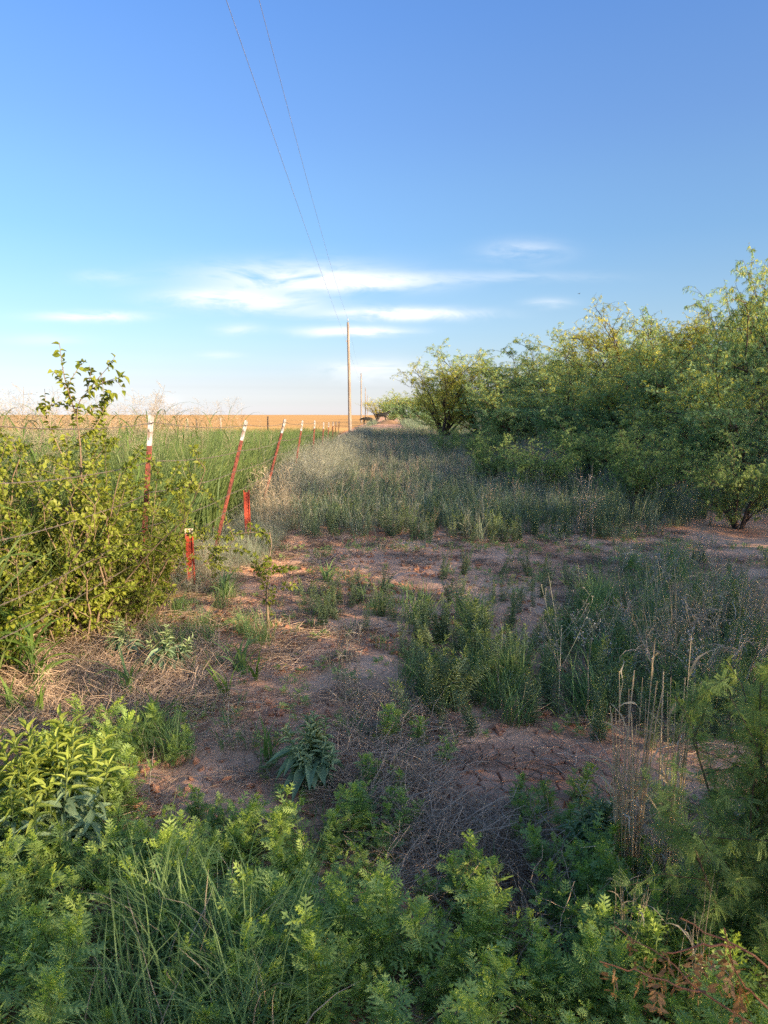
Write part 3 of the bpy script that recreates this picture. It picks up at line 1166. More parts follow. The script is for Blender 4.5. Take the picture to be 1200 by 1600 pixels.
# ------------------------------------------------------------------ mesquite
def make_mesquite(h, spread, nstem=4, dens=1.0, droop=.6, leafmats=('mesq', 'mesq_sunlit'), low=.25, leafy=16, fw=.0135, fl=.155, bare=0.0):
    """several crooked stems, limbs, twigs, and hanging feathery leaves"""
    wood, twg, lf = Geo(), Geo(), Geo()
    az = np.arange(nstem) * 6.28 / nstem + U(-.5, .5, nstem)
    P0 = arcs(np.c_[np.cos(az) * .06, np.sin(az) * .06, np.zeros(nstem) - .05], az, h * U(.65, .85, nstem), U(.15, .55, nstem), U(-.25, .45, nstem), 8, 1.0, .3)
    r0 = .032 * h * U(.7, 1.1, nstem)
    tubes(wood, P0, r0[:, None] * np.linspace(1, .35, 8)[None], 7)
    n1 = nstem * 7
    i = np.repeat(np.arange(nstem), 7)
    t = np.tile(np.linspace(.10, .98, 7), nstem)
    p, T = on_path(P0, i, t)
    out = np.arctan2(p[:, 1], p[:, 0]) + rng.normal(0, .8, n1)
    P1 = arcs(p, out, spread * U(.32, .68, n1), U(.35, 1.15, n1) , U(-.3, .7, n1), 8, 1.0, .28)
    tubes(wood, P1, (.011 * h * (1.15 - t * .6))[:, None] * np.linspace(1, .3, 8)[None], 5)
    k2 = 7
    n2 = n1 * k2
    i = np.repeat(np.arange(n1), k2)
    t = np.tile(np.linspace(.2, 1, k2), n1)
    p, T = on_path(P1, i, t)
    out = np.arctan2(p[:, 1], p[:, 0]) + rng.normal(0, 1.0, n2)
    P2 = arcs(p, out, spread * U(.16, .36, n2), U(.2, 1.35, n2), U(-.2, 1.0, n2), 7, 1.1, .25)
    tubes(twg, P2, (.0034 * h) * np.linspace(1, .35, 7)[None], 3)
    k3 = 4
    n3 = n2 * k3
    i = np.repeat(np.arange(n2), k3)
    t = np.tile(np.linspace(.3, 1, k3), n2) + U(-.1, 0, n3)
    p, T = on_path(P2, i, t)
    P3 = arcs(p, rng.random(n3) * 6.28, spread * U(.09, .2, n3), U(.1, 1.3, n3), U(droop * .5, droop * 2.4, n3), 6, 1.2, .15)
    tubes(twg, P3, (.0014 * h) * np.linspace(1, .4, 6)[None], 3)
    m = int(leafy * dens)
    N = n3 * m
    i = np.repeat(np.arange(n3), m)
    keep = rng.random(N) > bare
    i = i[keep]
    N = len(i)
    p, T = on_path(P3, i, U(0, 1, N))
    d = norm(around(T, rng.random(N) * 6.28, U(.0, .7, N)) - np.array([0, 0, .9]))
    # a leaf is a forked pair of narrow drooping fronds
    V = []
    F = []
    for sgn in (-1, 1):
        b = len(V)
        for s_, w_ in ((0.05, .15), (.4, 1), (.8, .75), (1, .1)):
            cx, cy, cz = sgn * 1.5 * s_ ** .8 , s_, -.20 * s_ * s_
            V += [(cx - w_ * .55, cy, cz), (cx + w_ * .55, cy, cz + .03)]
        for q in range(3):
            F.append((b + 2 * q, b + 2 * q + 1, b + 2 * q + 3, b + 2 * q + 2))
    fr = (np.array(V), F)
    sz = fl * U(.55, 1.15, N)
    clump = rng.random(n3)[i] * .55 + rng.random(N) * .45
    top = (p[:, 2] > h * .72) & (rng.random(N) < .35)  # upper leaves picked for the painted sunlit yellow
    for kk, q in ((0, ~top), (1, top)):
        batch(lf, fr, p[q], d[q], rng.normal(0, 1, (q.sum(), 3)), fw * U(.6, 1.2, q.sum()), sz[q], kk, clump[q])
    return [('trunk', wood.mesh('mesquite_trunk', M['bark'])), ('twigs', twg.mesh('mesquite_twigs', M['twig'])),
            ('crown', lf.mesh('mesquite_crown', [M[leafmats[0]], M[leafmats[1]]]))]


print('templates')
TREES = [Kind('mesquite_tree', make_mesquite(4.3, 3.9, 5, 1.0, .7, leafy=24), 'tree'),
         Kind('mesquite_tree', make_mesquite(4.3, 3.7, 6, 1.0, 1.0, leafy=21), 'tree'),
         Kind('mesquite_tree', make_mesquite(4.3, 4.0, 5, 1.0, .9, leafy=22), 'tree'),
         Kind('mesquite_tree', make_mesquite(4.3, 3.9, 4, 1.0, .7, leafy=17, bare=.3, leafmats=('mesq_sunlit', 'mesq_sunlit')), 'tree')]  # last kind wears the painted sunlit yellow all over
BUSHES = [Kind('mesquite_bush', make_mesquite(1.6, 1.6, 4, 1.0, .5, leafy=7, fw=.011, fl=.10, leafmats=('mesq_near', 'mesq_near')), 'bush'),
          Kind('mesquite_bush', make_mesquite(1.6, 1.8, 5, 1.0, .7, leafy=6, fw=.011, fl=.10, leafmats=('mesq_near', 'mesq_near')), 'bush')]

for k_ in TREES + BUSHES:
    me_ = k_.parts[2][1]
    co_ = np.empty(len(me_.vertices) * 3)
    me_.vertices.foreach_get('co', co_)
    k_.top = float(np.percentile(co_[2::3], 99.7))
    print('tree', k_.top, np.percentile(np.hypot(co_[0::3], co_[1::3]), 98), len(me_.polygons))


# (pixel of the trunk foot, distance, height above the flat ground, label)
def tree_at(px, dist, h, kind, label, sq=1.0, group='mesquite trees along the right side'):
    p = point_at(px, 650, dist)
    s = (h - ht1(p[0], p[1])) / TREES[kind].top
    return TREES[kind].place(p[0], p[1], s=(s * sq, s * sq, s), label=label, group=group)


G_TREE = 'mesquite trees along the right side'
tree_at(752, 42, 5.4, 0, 'round mesquite tree at the left end of the tree row, nearest the power poles', 1.25)
tree_at(694, 41, 4.5, 3, 'thin sparse mesquite with bare twigs beside the round left end tree', 1.0)
tree_at(690, 52, 3.9, 2, 'low mesquite half hidden behind the round tree at the row end', 1.1)
tree_at(862, 36, 5.1, 1, 'second mesquite of the row, just right of the round left end tree', 1.05)
tree_at(905, 27, 4.1, 2, 'dark green mesquite in front of the row above the shrubby bank', 1.0)
tree_at(985, 29, 5.6, 3, 'tall mesquite with a sunlit yellow top standing highest in the row middle', 1.1)
tree_at(925, 40, 6.0, 0, 'mesquite with pale top behind the dark green tree in the row middle', 1.0)
tree_at(1075, 19, 3.9, 1, 'big drooping mesquite in shade, right of the sunlit yellow top', 1.05)
tree_at(1100, 29, 5.5, 3, 'feathery mesquite showing above the big drooping one', 1.0)
tree_at(1215, 17, 4.9, 2, 'tallest looking mesquite cut by the right edge of the picture', .85)
tree_at(1190, 12.5, 2.6, 1, 'low mesquite in front at the right edge of the picture', 1.15)
tree_at(980, 19.5, 2.7, 0, 'short round mesquite in front of the drooping one', 1.1)
tree_at(800, 29, 2.9, 1, 'low bushy mesquite under the second tree of the row', 1.2)
tree_at(1010, 48, 6.9, 1, 'mesquite far back behind the sunlit yellow top', 1.0)
tree_at(1290, 26, 6.5, 0, 'large mesquite partly beyond the right edge of the picture', 1.0)
tree_at(800, 38, 5.1, 2, 'mesquite filling the gap between the first two trees of the row')
tree_at(1140, 22, 4.4, 0, 'mesquite standing between the drooping one and the right edge')
tree_at(880, 30, 3.6, 0, 'low crowned mesquite at the foot of the second tree', 1.2)
tree_at(1060, 15.5, 2.3, 2, 'low bright mesquite thicket in front of the big drooping tree', 1.5)
tree_at(930, 21, 2.8, 1, 'low mesquite thicket under the dark green tree', 1.5)
tree_at(1245, 14.5, 4.6, 1, 'mesquite with bare upper twigs at the right edge of the picture', .7)
# far low trees at the end of the track
for px, d, h, k, lb in ((612, 150, 5.5, 0, 'far sunlit mesquite just right of the small far poles'), (640, 125, 5.5, 1, 'far sunlit mesquite behind the black cow'),
                        (662, 95, 5.0, 2, 'sunlit mesquite between the cow and the sparse bare one'), (590, 210, 6, 3, 'smallest and farthest mesquite beside the far poles'),
                        (700, 80, 5, 0, 'sunlit mesquite glimpsed behind the sparse bare one')):
    tree_at(px, d, h, k, lb, 1.3, 'far mesquites at the end of the track')
for px, d, h, k, lb in ((770, 14.5, 1.15, 0, 'small feathery mesquite bush left of the reddish bank soil'), (848, 12.6, 1.25, 1, 'small dark stemmed mesquite bush in front of the reddish bank soil'),
                        (1000, 10.8, 1.35, 0, 'bright green mesquite bush at the front edge of the weeds'), (935, 14.2, 1.7, 1, 'mesquite bush behind the bright green front one'),
                        (700, 24, 1.2, 0, 'low grey green mesquite bush in the grass below the round tree'), (1165, 9.6, 1.25, 1, 'mesquite bush at the right edge over bare soil'),
                        (760, 21, 1.3, 1, 'spreading mesquite bush in pale grass below the second tree'), (1085, 12, 1.2, 0, 'low mesquite bush below the big drooping tree')):
    p = point_at(px, 650, d)
    s = h / BUSHES[k].top
    BUSHES[k].place(p[0], p[1], s=s, label=lb, group='small mesquite bushes before the tree row')
# the belt goes on to the right of the camera and behind it
BELT = []
for j_, (bx_, by_) in enumerate(((5.6, -6.4), (7.2, -4.2), (6.6, -1.6), (8.0, .8), (7.6, 3.2), (9.4, 5.6), (9.0, -7.5), (4.6, -8.2), (12.5, -2.4), (12.8, 2.0),
                                 (13.2, 6.4), (12.0, -9.5), (3.4, -10.5), (16.5, 9.5), (20, 14), (24, 19), (28, 26))):
    BELT.append((bx_, by_, bx_ * .348 + .55 + .35 * (j_ % 3) * .5 + (.25 if j_ in (1, 2, 3) else 0), (1, 0, 2, 1, 0)[j_] if j_ < 5 else (3 if j_ % 2 else j_ % 3)))
BELT.append((4.7, -3.4, 2.2, 1))
for x, y, h, k in BELT:
    s = h / TREES[k].top
    TREES[k].place(x, y, s=s, label='mesquite tree of the belt that runs on outside the picture', group='mesquites beside and behind the camera')

# ------------------------------------------------------------------ fence
CH = 0.0


def make_tpost(L, white, name='fence_post'):
    """steel T-post: flange, web with studs, white painted top"""
    def prof(z0, z1):
        g = Geo()
        w, t, dp = .034 / 2 * 1.0, .0035, .036

        def box(x0, x1, y0, y1, za, zb):
            V = [(x, y, z) for z in (za, zb) for x, y in ((x0, y0), (x1, y0), (x1, y1), (x0, y1))]
            g.add(V, [(3, 2, 1, 0), (4, 5, 6, 7), (0, 1, 5, 4), (1, 2, 6, 5), (2, 3, 7, 6), (3, 0, 4, 7)])
        box(-w, w, -t, t, z0, z1)
        box(-t, t, t, dp, z0, z1)
        zz = z0 + .04
        while zz < z1 - .02:
            box(-.009, .009, -t - .007, -t, zz, zz + .014)
            zz += .054
        return g
    a = prof(-.25, L - white).mesh('post_shaft', M['post_red'], smooth=False)
    b = prof(L - white + .0005, L).mesh('painted_top', M['post_white'], smooth=False)
    for v in b.vertices:
        v.co.x *= 1.03
        v.co.y *= 1.03
    return [('shaft', a), ('painted_top', b)]


TPOST = Kind('fence_post', make_tpost(1.45, .20), 'fence post')
# (base pixel, distance, lean to the right, lean away, label)
posts = [((205, 5.0), (236, 649), 'nearest steel fence post, red with white top, half buried in leafy vine'),
         ((327, 7.4), (385, 657), 'second red steel fence post, leaning right, clear of the vine'),
         ((403, 10.6), (446, 655), 'third red steel fence post, leaning right behind a tan grass clump'),
         ((455, 14.2), (473, 657), 'fourth red steel fence post, its foot lost in grey grass'),
         ((487, 18.0), (492, 657), 'fifth fence post with white top, thin and dark below'),
         ((502, 22.0), (506, 660), 'sixth fence post, small, with a pale top'),
         ((511, 27.0), (514, 660), 'seventh fence post, tiny, among grey fence row grass'),
         ((520, 31.0), (520.5, 659), 'eighth fence post, a thin stub in the grey grass'),
         ((524, 36.0), (525, 659), 'ninth fence post, just left of the utility pole foot'),
         ((529, 42.0), (530, 658), 'farthest visible fence post before the utility pole')]
POST_TOPS = []
for (bx, d), (tx, ty), lb in posts:
    top = point_at(tx, ty, d)
    b = point_at(bx, 800, d)
    base = np.array([b[0], d + .06, ht1(b[0], d)])
    v = top - base
    L = np.linalg.norm(v)
    rz = R(28) + U(-.2, .2)
    z = Vector(v / L)
    xax = Vector((math.cos(rz), math.sin(rz), 0))
    yax = z.cross(xax).normalized()
    xax = yax.cross(z)
    o = TPOST.place(base[0], base[1], rz=0, s=1, label=lb, group='steel posts of the roadside fence')
    mw = Matrix((xax, yax, z)).transposed().to_4x4()
    o.rotation_euler = mw.to_euler()
    o.location = base
    o.scale = (1, 1, L / 1.45)
    POST_TOPS.append((base, top))


def make_stake(L, cream):
    """perforated steel stake: a plate with real holes and two bent edges"""
    g1, g2 = Geo(), Geo()
    w, cell, r, t = .024, .034, .0062, .003
    n = int(L / cell)
    for k in range(n):
        z0 = k * cell
        g = g2 if z0 >= L - cream else g1
        c = np.array([0, z0 + cell / 2])
        a = np.arange(8) * math.pi / 4 + math.pi / 8
        inner = c + r * np.c_[np.cos(a), np.sin(a)]
        outer = []
        for q in a:
            dx, dz = math.cos(q), math.sin(q)
            s = min(w / abs(dx), cell / 2 / abs(dz))
            outer.append(c + s * np.array([dx, dz]))
        outer = np.array(outer)
        corners = [(w, z0 + cell), (-w, z0 + cell), (-w, z0), (w, z0)]
        V = [(p[0], -t, p[1]) for p in inner] + [(p[0], -t, p[1]) for p in outer] + [(p[0], t, p[1]) for p in inner] + [(x, -t, z) for x, z in corners]
        F4 = [(i, 8 + i, 8 + (i + 1) % 8, (i + 1) % 8) for i in range(8)] + [(i, (i + 1) % 8, 16 + (i + 1) % 8, 16 + i) for i in range(8)]
        F3 = [(8 + 0, 24, 8 + 1), (8 + 2, 25, 8 + 3), (8 + 4, 26, 8 + 5), (8 + 6, 27, 8 + 7)]
        g.add(V, F4)
        g.F.append(np.array(F3) + g.n - len(V))
        g.M.append(np.zeros(4, int))
    for g, za, zb in ((g1, -.2, L - cream - .0), (g2, L - cream + .001, n * cell)):
        for sx in (-1, 1):
            x0, x1 = sorted((sx * w, sx * (w + .010)))
            y0, y1 = -t - .012, t
            V = [(x, y, z) for z in (za, zb) for x, y in ((x0, y0), (x1, y0), (x1, y1), (x0, y1))]
            g.add(V, [(3, 2, 1, 0), (4, 5, 6, 7), (0, 1, 5, 4), (1, 2, 6, 5), (2, 3, 7, 6), (3, 0, 4, 7)])
    g = Geo()
    zz = n * cell - .002
    V = [(x, y, z) for z in (-.1, zz) for x, y in ((-w, .004), (w, .004), (w, .006), (-w, .006))]  # added dark sheet behind the plate, makes its holes read dark
    g.add(V, [(3, 2, 1, 0), (4, 5, 6, 7), (0, 1, 5, 4), (1, 2, 6, 5), (2, 3, 7, 6), (3, 0, 4, 7)])
    parts = [('stake_plate', g1.mesh('stake_plate', M['stake_red'], smooth=False)), ('dark_backing', g.mesh('dark_backing', M['backing'], smooth=False))]
    if cream:
        parts.append(('painted_top', g2.mesh('stake_top', M['stake_cream'], smooth=False)))
    return parts


def place_between(kind, base, top, L, rz, **kw):
    base, top = np.array(base), np.array(top)
    z = Vector(norm(top - base))
    xax = Vector((math.cos(rz), math.sin(rz), 0))
    yax = z.cross(xax).normalized()
    xax = yax.cross(z)
    o = kind.place(base[0], base[1], rz=0, z=base[2], **kw)
    o.rotation_euler = Matrix((xax, yax, z)).transposed().to_euler()
    s = np.linalg.norm(top - base) / L
    o.scale = (1, 1, s)
    return o


bx, by = ground_at(300, 918)
place_between(Kind('perforated_stake', make_stake(.53, .066), 'stake'), (bx, by, ht1(bx, by) - .02), point_at(295, 822, by), .53, R(3),
              label='short orange red perforated steel stake with cream top beside the second post')
bx, by = ground_at(388, 850)
place_between(Kind('perforated_stake', make_stake(.53, 0), 'stake'), (bx, by, ht1(bx, by)), point_at(385, 766, by), .53, R(10),
              label='short red perforated stake under drooping dead grass at the third post')


def make_strand(pts, name_pts=4):
    """two twisted wires with barbs through the given points, sagging a little"""
    g, b = Geo(), Geo()
    path = []
    for i in range(len(pts) - 1):
        a, c = pts[i], pts[i + 1]
        seg = max(int(np.linalg.norm(c - a) / .035), 4) if a[1] < 9 else 24
        s = np.linspace(0, 1, seg, endpoint=False)
        q = a[None] * (1 - s)[:, None] + c[None] * s[:, None]
        q[:, 2] -= .03 * 4 * s * (1 - s)
        q[:, :2] += .008 * np.sin(s * 9 + i)[:, None]
        path.append(q)
    path.append(pts[-1][None])
    path = np.concatenate(path)
    L = np.concatenate([[0], np.cumsum(np.linalg.norm(np.diff(path, axis=0), axis=1))])
    ph = L * 2 * math.pi / .14
    for k in (0, math.pi):
        off = np.stack([np.cos(ph + k), 0 * ph, np.sin(ph + k)], -1) * .0022
        tubes(g, (path + off)[None], .0016, 4)
    s = np.arange(.05, min(L[-1], 14), .125)
    pos = np.stack([np.interp(s, L, path[:, q]) for q in range(3)], -1)
    for _ in range(2):
        d = norm(rng.normal(0, 1, pos.shape) * np.array([1, .35, 1]))
        tubes(b, np.stack([pos - d * .012, pos, pos + d * .012], 1), np.array([[.0004, .0015, .0004]]), 3)
    return g, b


strands = [([(-30, 664, 2.9)], .045, 'top strand of barbed wire, level with the horizon'),
           ([(-30, 757, 2.9)], .30, 'second barbed wire strand, crossing the vine to the nearest post'),
           ([(-30, 850, 2.9)], .51, 'third barbed wire strand, sloping across the vine leaves'),
           ([(-30, 958, 2.9)], .74, 'fourth barbed wire strand, low among vine and dead stems'),
           ([(-30, 1012, 2.9)], .93, 'lowest barbed wire strand, lying in the dead grass')]
for start, drop, lb in strands:
    pts = [point_at(*start[0])]
    for base, top in POST_TOPS:
        L = np.linalg.norm(top - base)
        q = top + (base - top) * (drop / L * L / 1.45)
        pts.append(q + np.array([.022, -.012, 0]))
    t = empty('barbed_wire', (0, 0, 0))
    tag(t, lb, 'barbed wire', 'wires of the roadside fence')
    g, b = make_strand([np.array(p) for p in pts])
    mobj('twisted_wire', g.mesh('twisted_wire', M['wire']), t)
    tag(mobj('barb', b.mesh('barb', M['wire']), t), kind='stuff')

# posts of the fence on the far side of the crop
for k, (px, d, lb) in enumerate(((309, 38, 'dark far fence post showing against the orange field'), (291, 38, 'tilted far fence post left of the dark one'),
                                 (418, 40, 'far fence post behind the third red post'), (345, 39, 'thin far fence post left of the second red post'),
                                 (150, 37, 'far fence post behind the vine, on the field edge'), (60, 37, 'leftmost far fence post on the field edge'))):
    g = Geo()
    p = point_at(px, 655, d)
    hh = 1.30 + U(-.05, .12)
    P = arcs(np.zeros((1, 3)), [U(0, 6)], hh, U(0, .06), .03, 6, 1, .3)
    tubes(g, P, (.045 * np.array([1.1, 1, .96, .93, .9, .84]))[None], 8, cap=True)
    o = mobj('far_fence_post', g.mesh('far_fence_post', M['grey_wood' if k % 2 else 'bark']))
    o.location = (p[0], p[1], ht1(p[0], p[1]))
    tag(o, lb, 'fence post', 'posts of the far fence')
g = Geo()
for z in (1.2, .8):
    xs = np.linspace(-24, -4.2, 60)
    tubes(g, np.stack([xs, 37 + (xs + 24) * .15, z - .04 * np.abs(np.sin((xs + 24) * .8))], -1)[None], .004, 3)
tag(mobj('far_fence_wire', g.mesh('far_fence_wire', M['wire'])), 'thin wires strung between the far fence posts at the field edge', 'fence wire')


# ------------------------------------------------------------------ power line
def make_pole(h):
    g = Geo()
    P = np.array([[(0, 0, -.3), (0, 0, h * .25), (.01, 0, h * .5), (.0, 0, h * .75), (0, 0, h)]])
    tubes(g, P, np.array([[.145, .132, .118, .105, .09]]), 14, cap=True)
    tp = Geo()
    tubes(tp, np.array([[(0, 0, h - .12), (0, 0, h + .16)]]), .018, 6, cap=True)
    ins = Geo()
    z = np.array([0, .03, .05, .06, .10, .12, .15, .17])
    r = np.array([.03, .06, .06, .035, .035, .05, .04, .02])
    tubes(ins, np.stack([0 * z, 0 * z, h + .12 + z], -1)[None], r[None], 12, cap=True)
    br, sp = Geo(), Geo()
    tubes(br, np.array([[(-.10, 0, h - 1.5), (-.16, 0, h - 1.5)]]), .018, 6, cap=True)
    tubes(br, np.array([[(.13, 0, h - 1.44), (-.13, 0, h - 1.56)]]), .02, 6, cap=True)
    tubes(sp, np.stack([-.16 + 0 * z, 0 * z, h - 1.57 + z * .8], -1)[None], r[None] * .8, 12, cap=True)
    return [('shaft', g.mesh('pole_shaft', M['pole'])), ('top_pin', tp.mesh('top_pin', M['steel'])),
            ('insulator', ins.mesh('insulator', M['porcelain'])), ('bracket', br.mesh('bracket', M['steel'])),
            ('spool_insulator', sp.mesh('spool_insulator', M['porcelain']))]


POLE_H = 9.0
POLE = Kind('utility_pole', make_pole(POLE_H), 'utility pole')
pole_pos = []
D0 = 62.0
for k, (px, d, lb) in enumerate(((547, D0, 'tall wooden utility pole at the end of the fence, the nearest of the line'),
                                 (564.5, 137, 'second wooden utility pole, about half as tall looking'),
                                 (571, 212, 'third utility pole, small, right of the second'),
                                 (574.5, 287, 'fourth and smallest utility pole beside the far trees'))):
    p = point_at(px, 655, d)
    o = POLE.place(p[0], d, rz=0, z=ht1(p[0], d) * .3, label=lb, group='utility poles of the power line')
    if k == 0:
        o.rotation_euler = (0, R(-.8), 0)
    pole_pos.append(o)
bpy.context.view_layer.update()
# previous pole stands behind the camera
p0 = Vector(pole_pos[0].location)
back = Vector((p0.x + 1.2, D0 - 76, 0))
o = POLE.place(back.x, back.y, rz=0, z=0, label='utility pole standing behind the camera', group='utility poles of the power line')


def attach(o, low):
    l = Vector((-.16, 0, POLE_H - 1.5)) if low else Vector((0, 0, POLE_H + .26))
    return np.array(o.matrix_world @ l)


def span(a, b, sag, n=90):
    s = np.linspace(0, 1, n)
    q = a[None] * (1 - s)[:, None] + b[None] * s[:, None]
    q[:, 2] -= sag * 4 * s * (1 - s)
    return q


bpy.context.view_layer.update()
for low, lb in ((False, 'thin upper power line cable rising overhead to the right'), (True, 'thin lower power line cable rising overhead to the left')):
    seq = [o] + pole_pos
    P = np.concatenate([span(attach(a, low), attach(b, low), .9 if not low else .25) for a, b in zip(seq[:-1], seq[1:])])
    g = Geo()
    tubes(g, P[None], .0045, 5)
    tag(mobj('power_line', g.mesh('power_line', M['cable'])), lb, 'power line')

# ------------------------------------------------------------------ cattle and a bird
def skin_mesh(name, verts, edges, radii, mat, subdiv=2):
    me = bpy.data.meshes.new(name + '_skin')
    me.from_pydata(verts, edges, [])
    ob = bpy.data.objects.new(name + '_skin', me)
    col.objects.link(ob)
    md = ob.modifiers.new('skin', 'SKIN')
    for i, r in enumerate(radii):
        me.skin_vertices[0].data[i].radius = r if isinstance(r, tuple) else (r, r)
        me.skin_vertices[0].data[i].use_root = i == 0
    md2 = ob.modifiers.new('sub', 'SUBSURF')
    md2.levels = subdiv
    md2.render_levels = subdiv
    bpy.context.view_layer.update()
    dg = bpy.context.evaluated_depsgraph_get()
    out = bpy.data.meshes.new_from_object(ob.evaluated_get(dg))
    out.name = name
    out.materials.clear()
    out.materials.append(M[mat])
    bpy.data.objects.remove(ob)
    for p in out.polygons:
        p.use_smooth = True
    return out


def cow(x, y, rz, head_up, label, s=1.0):
    """side view along +x"""
    hz = 1.55 if head_up else 1.0
    V = [(-.62, 0, 1.12), (-.25, 0, 1.06), (.2, 0, 1.03), (.62, 0, 1.12),            # trunk
         (.88, 0, 1.28 if head_up else 1.1), (1.1, 0, hz), (1.28, 0, hz - .04), (1.48, 0, hz - .20)]  # neck head
    rad = [(.25, .27), (.29, .33), (.30, .36), (.25, .30), (.14, .19), (.12, .15), (.12, .13), (.075, .085)]
    E = [(i, i + 1) for i in range(7)]

    def leg(root, pts, rr):
        k = len(V)
        V.extend(pts)
        rad.extend(rr)
        E.append((root, k))
        E.extend((k + i, k + i + 1) for i in range(len(pts) - 1))
    for sy in (-1, 1):
        leg(0, [(-.68, sy * .17, .92), (-.60, sy * .18, .72), (-.76, sy * .18, .45), (-.72, sy * .18, .08), (-.68, sy * .18, 0)], [.15, .11, .06, .045, .055])
        leg(3, [(.62, sy * .16, .85), (.60, sy * .16, .62), (.63, sy * .16, .38), (.61, sy * .16, .08), (.64, sy * .16, 0)], [.12, .085, .055, .042, .055])
    leg(0, [(-.88, 0, 1.2), (-.95, 0, .95), (-.93, 0, .55)], [.04, .028, .045])
    body = skin_mesh('cow_body', V, E, rad, 'hide')
    t = empty('cow', (x, y, ht1(x, y)), rz)
    t.scale = (s, s, s)
    mobj('body', body, t)
    for sy in (-1, 1):
        g = Geo()
        batch(g, t_lance(4, .4, .1), [[1.16, sy * .10, hz + .04]], [[-.25, sy * 1.0, -.1]], [[0, 0, 1.0]], .07, .22)
        ear = g.mesh('ear', M['hide'])
        mobj('ear', ear, t)
    return tag(t, label, 'cow')


mx, my = mound_xy
cow(mx - 1.1 , my + 1.0, R(8), True, 'black cow standing on the sandy mound with its head to the right', 1.0)
bpy.data.objects['cow'].location.z = ht1(mx, my) + .45
p = point_at(574, 655, 112)
cow(p[0], p[1], R(200), False, 'dark cow half hidden in brush between the poles and the mound', .85)

g = Geo()
V = [(-.09, 0, 0), (-.03, 0, .005), (.04, 0, .01), (.085, 0, .02)]
tubes(g, np.array([V]), np.array([[.008, .028, .03, .012]]), 8, cap=True)
bd = empty('bird', tuple(point_at(905, 459, 70)), R(30))
mobj('body', g.mesh('bird_body', M['feather']), bd)
for sy in (-1, 1):
    g = Geo()
    batch(g, t_lance(4, .1, .2), [[.02, sy * .015, .015]], [[-.25, sy * 1.0, .35]], [[0, 0, 1.0]], .045, .2)
    mobj('wing', g.mesh('wing', M['feather']), bd)
tag(bd, 'tiny dark bird flying above the right side trees', 'bird')
print('part 1 done')
#@@PARTS2@@
# ================================================================== planting
print('planting')


def scatter_px(n, x0, x1, y0, y1, ok=None, mind=0.0):
    """n random ground points whose place in the photograph lies in a box"""
    out = []
    tries = 0
    while len(out) < n and tries < n * 60:
        tries += 1
        px, py = U(x0, x1), U(y0, y1)
        if ok is not None and not ok(px, py):
            continue
        q = ground_at(px, py)
        if mind and any((q[0] - o_[0]) ** 2 + (q[1] - o_[1]) ** 2 < mind ** 2 for o_ in out):
            continue
        out.append(q)
    return out


def inside(poly):
    xs = [p[0] for p in poly]
    ys = [p[1] for p in poly]

    def f(x, y):
        c = False
        j = len(xs) - 1
        for i in range(len(xs)):
            if (ys[i] > y) != (ys[j] > y) and x < (xs[j] - xs[i]) * (y - ys[i]) / (ys[j] - ys[i]) + xs[i]:
                c = not c
            j = i
        return c
    return f, min(xs), max(xs), min(ys), max(ys)


def fill(poly, n, mind=0.0):
    f, a, b, c, d = inside(poly)
    return scatter_px(n, a, b, c, d, f, mind)


ORD = ('first second third fourth fifth sixth seventh eighth ninth tenth eleventh twelfth thirteenth fourteenth fifteenth').split()
NOUN = {'ragweed at the bottom right corner': ('lacy ragweed', 'bottom right corner'), 'dry grass at the bottom right corner': ('dry tan grass clump', 'bottom right corner'),
        'grass tufts at the bottom right corner': ('green grass tuft', 'bottom right corner'),
        'ragweed in the bottom left corner': ('lacy green ragweed', 'bottom left patch'), 'ragweed at the bottom centre': ('lacy green ragweed', 'bottom centre patch'),
        'ragweed right of the litter gap': ('lacy ragweed', 'patch right of the litter gap'), 'small ragweed below the cracked mud': ('small ragweed', 'patch below the cracked mud'),
        'sunlit ragweed at the left edge': ('sunlit ragweed', 'left edge patch'), 'ragweed beside the grey green mound plant': ('small ragweed', 'group by the mound plant'),
        'ragweed left of the dirt patch': ('small dark ragweed', 'group left of bare dirt'), 'loose ragweed on the dirt': ('loose ragweed', 'group on bare dirt'),
        'ragweed in the dry thatch': ('small ragweed', 'few in dry thatch'), 'narrow leaved weeds at the centre': ('narrow leaved weed', 'centre clump'),
        'bushy weeds at the centre': ('bushy bright weed', 'centre clump'), 'narrow leaved weeds at the right': ('dark narrow leaved weed', 'right thicket'),
        'narrow leaved weeds on the soil band': ('low narrow leaved weed', 'bare soil band'), 'narrow leaved weeds by the track': ('narrow leaved weed', 'group by the track'),
        'narrow leaved weeds at the meadow edge': ('narrow leaved weed', 'meadow front edge'), 'grass tufts in the foreground': ('dark green grass tuft', 'bottom left grass'),
        'grass tufts at the centre': ('bright green grass tuft', 'grass behind centre weeds'), 'grass tufts on the soil band': ('green grass tuft', 'right soil band'),
        'grass tufts in the right thicket': ('grey green grass tuft', 'right thicket'), 'grass tufts beside the fence': ('small green grass tuft', 'strip beside the fence'),
        'dry stalks in the right thicket': ('thin grey dry stalks', 'right thicket'), 'tan grass at the third post': ('tan dry grass clump', 'straw at third post'),
        'pale headed dead forbs': ('pale headed dead forb', 'right thicket'), 'tall grass behind the near wires': ('tall broad bladed grass', 'stand behind near wires')}


def row_labels(pts, noun, place):
    """names each plant of a patch by its place in it, counted in rows from the camera"""
    n = len(pts)
    rows = max(1, math.ceil(n / 9))
    order = sorted(range(n), key=lambda i: pts[i][1])
    out = [None] * n
    for r in range(rows):
        ids = order[r * n // rows:(r + 1) * n // rows]
        ids.sort(key=lambda i: pts[i][0] / pts[i][1])
        for k, i in enumerate(ids):
            row = 'nearest row' if r == 0 else ORD[r] + ' row back'
            out[i] = '%s, %s from left, %s, %s' % (noun, ORD[k], row, place)
    return out


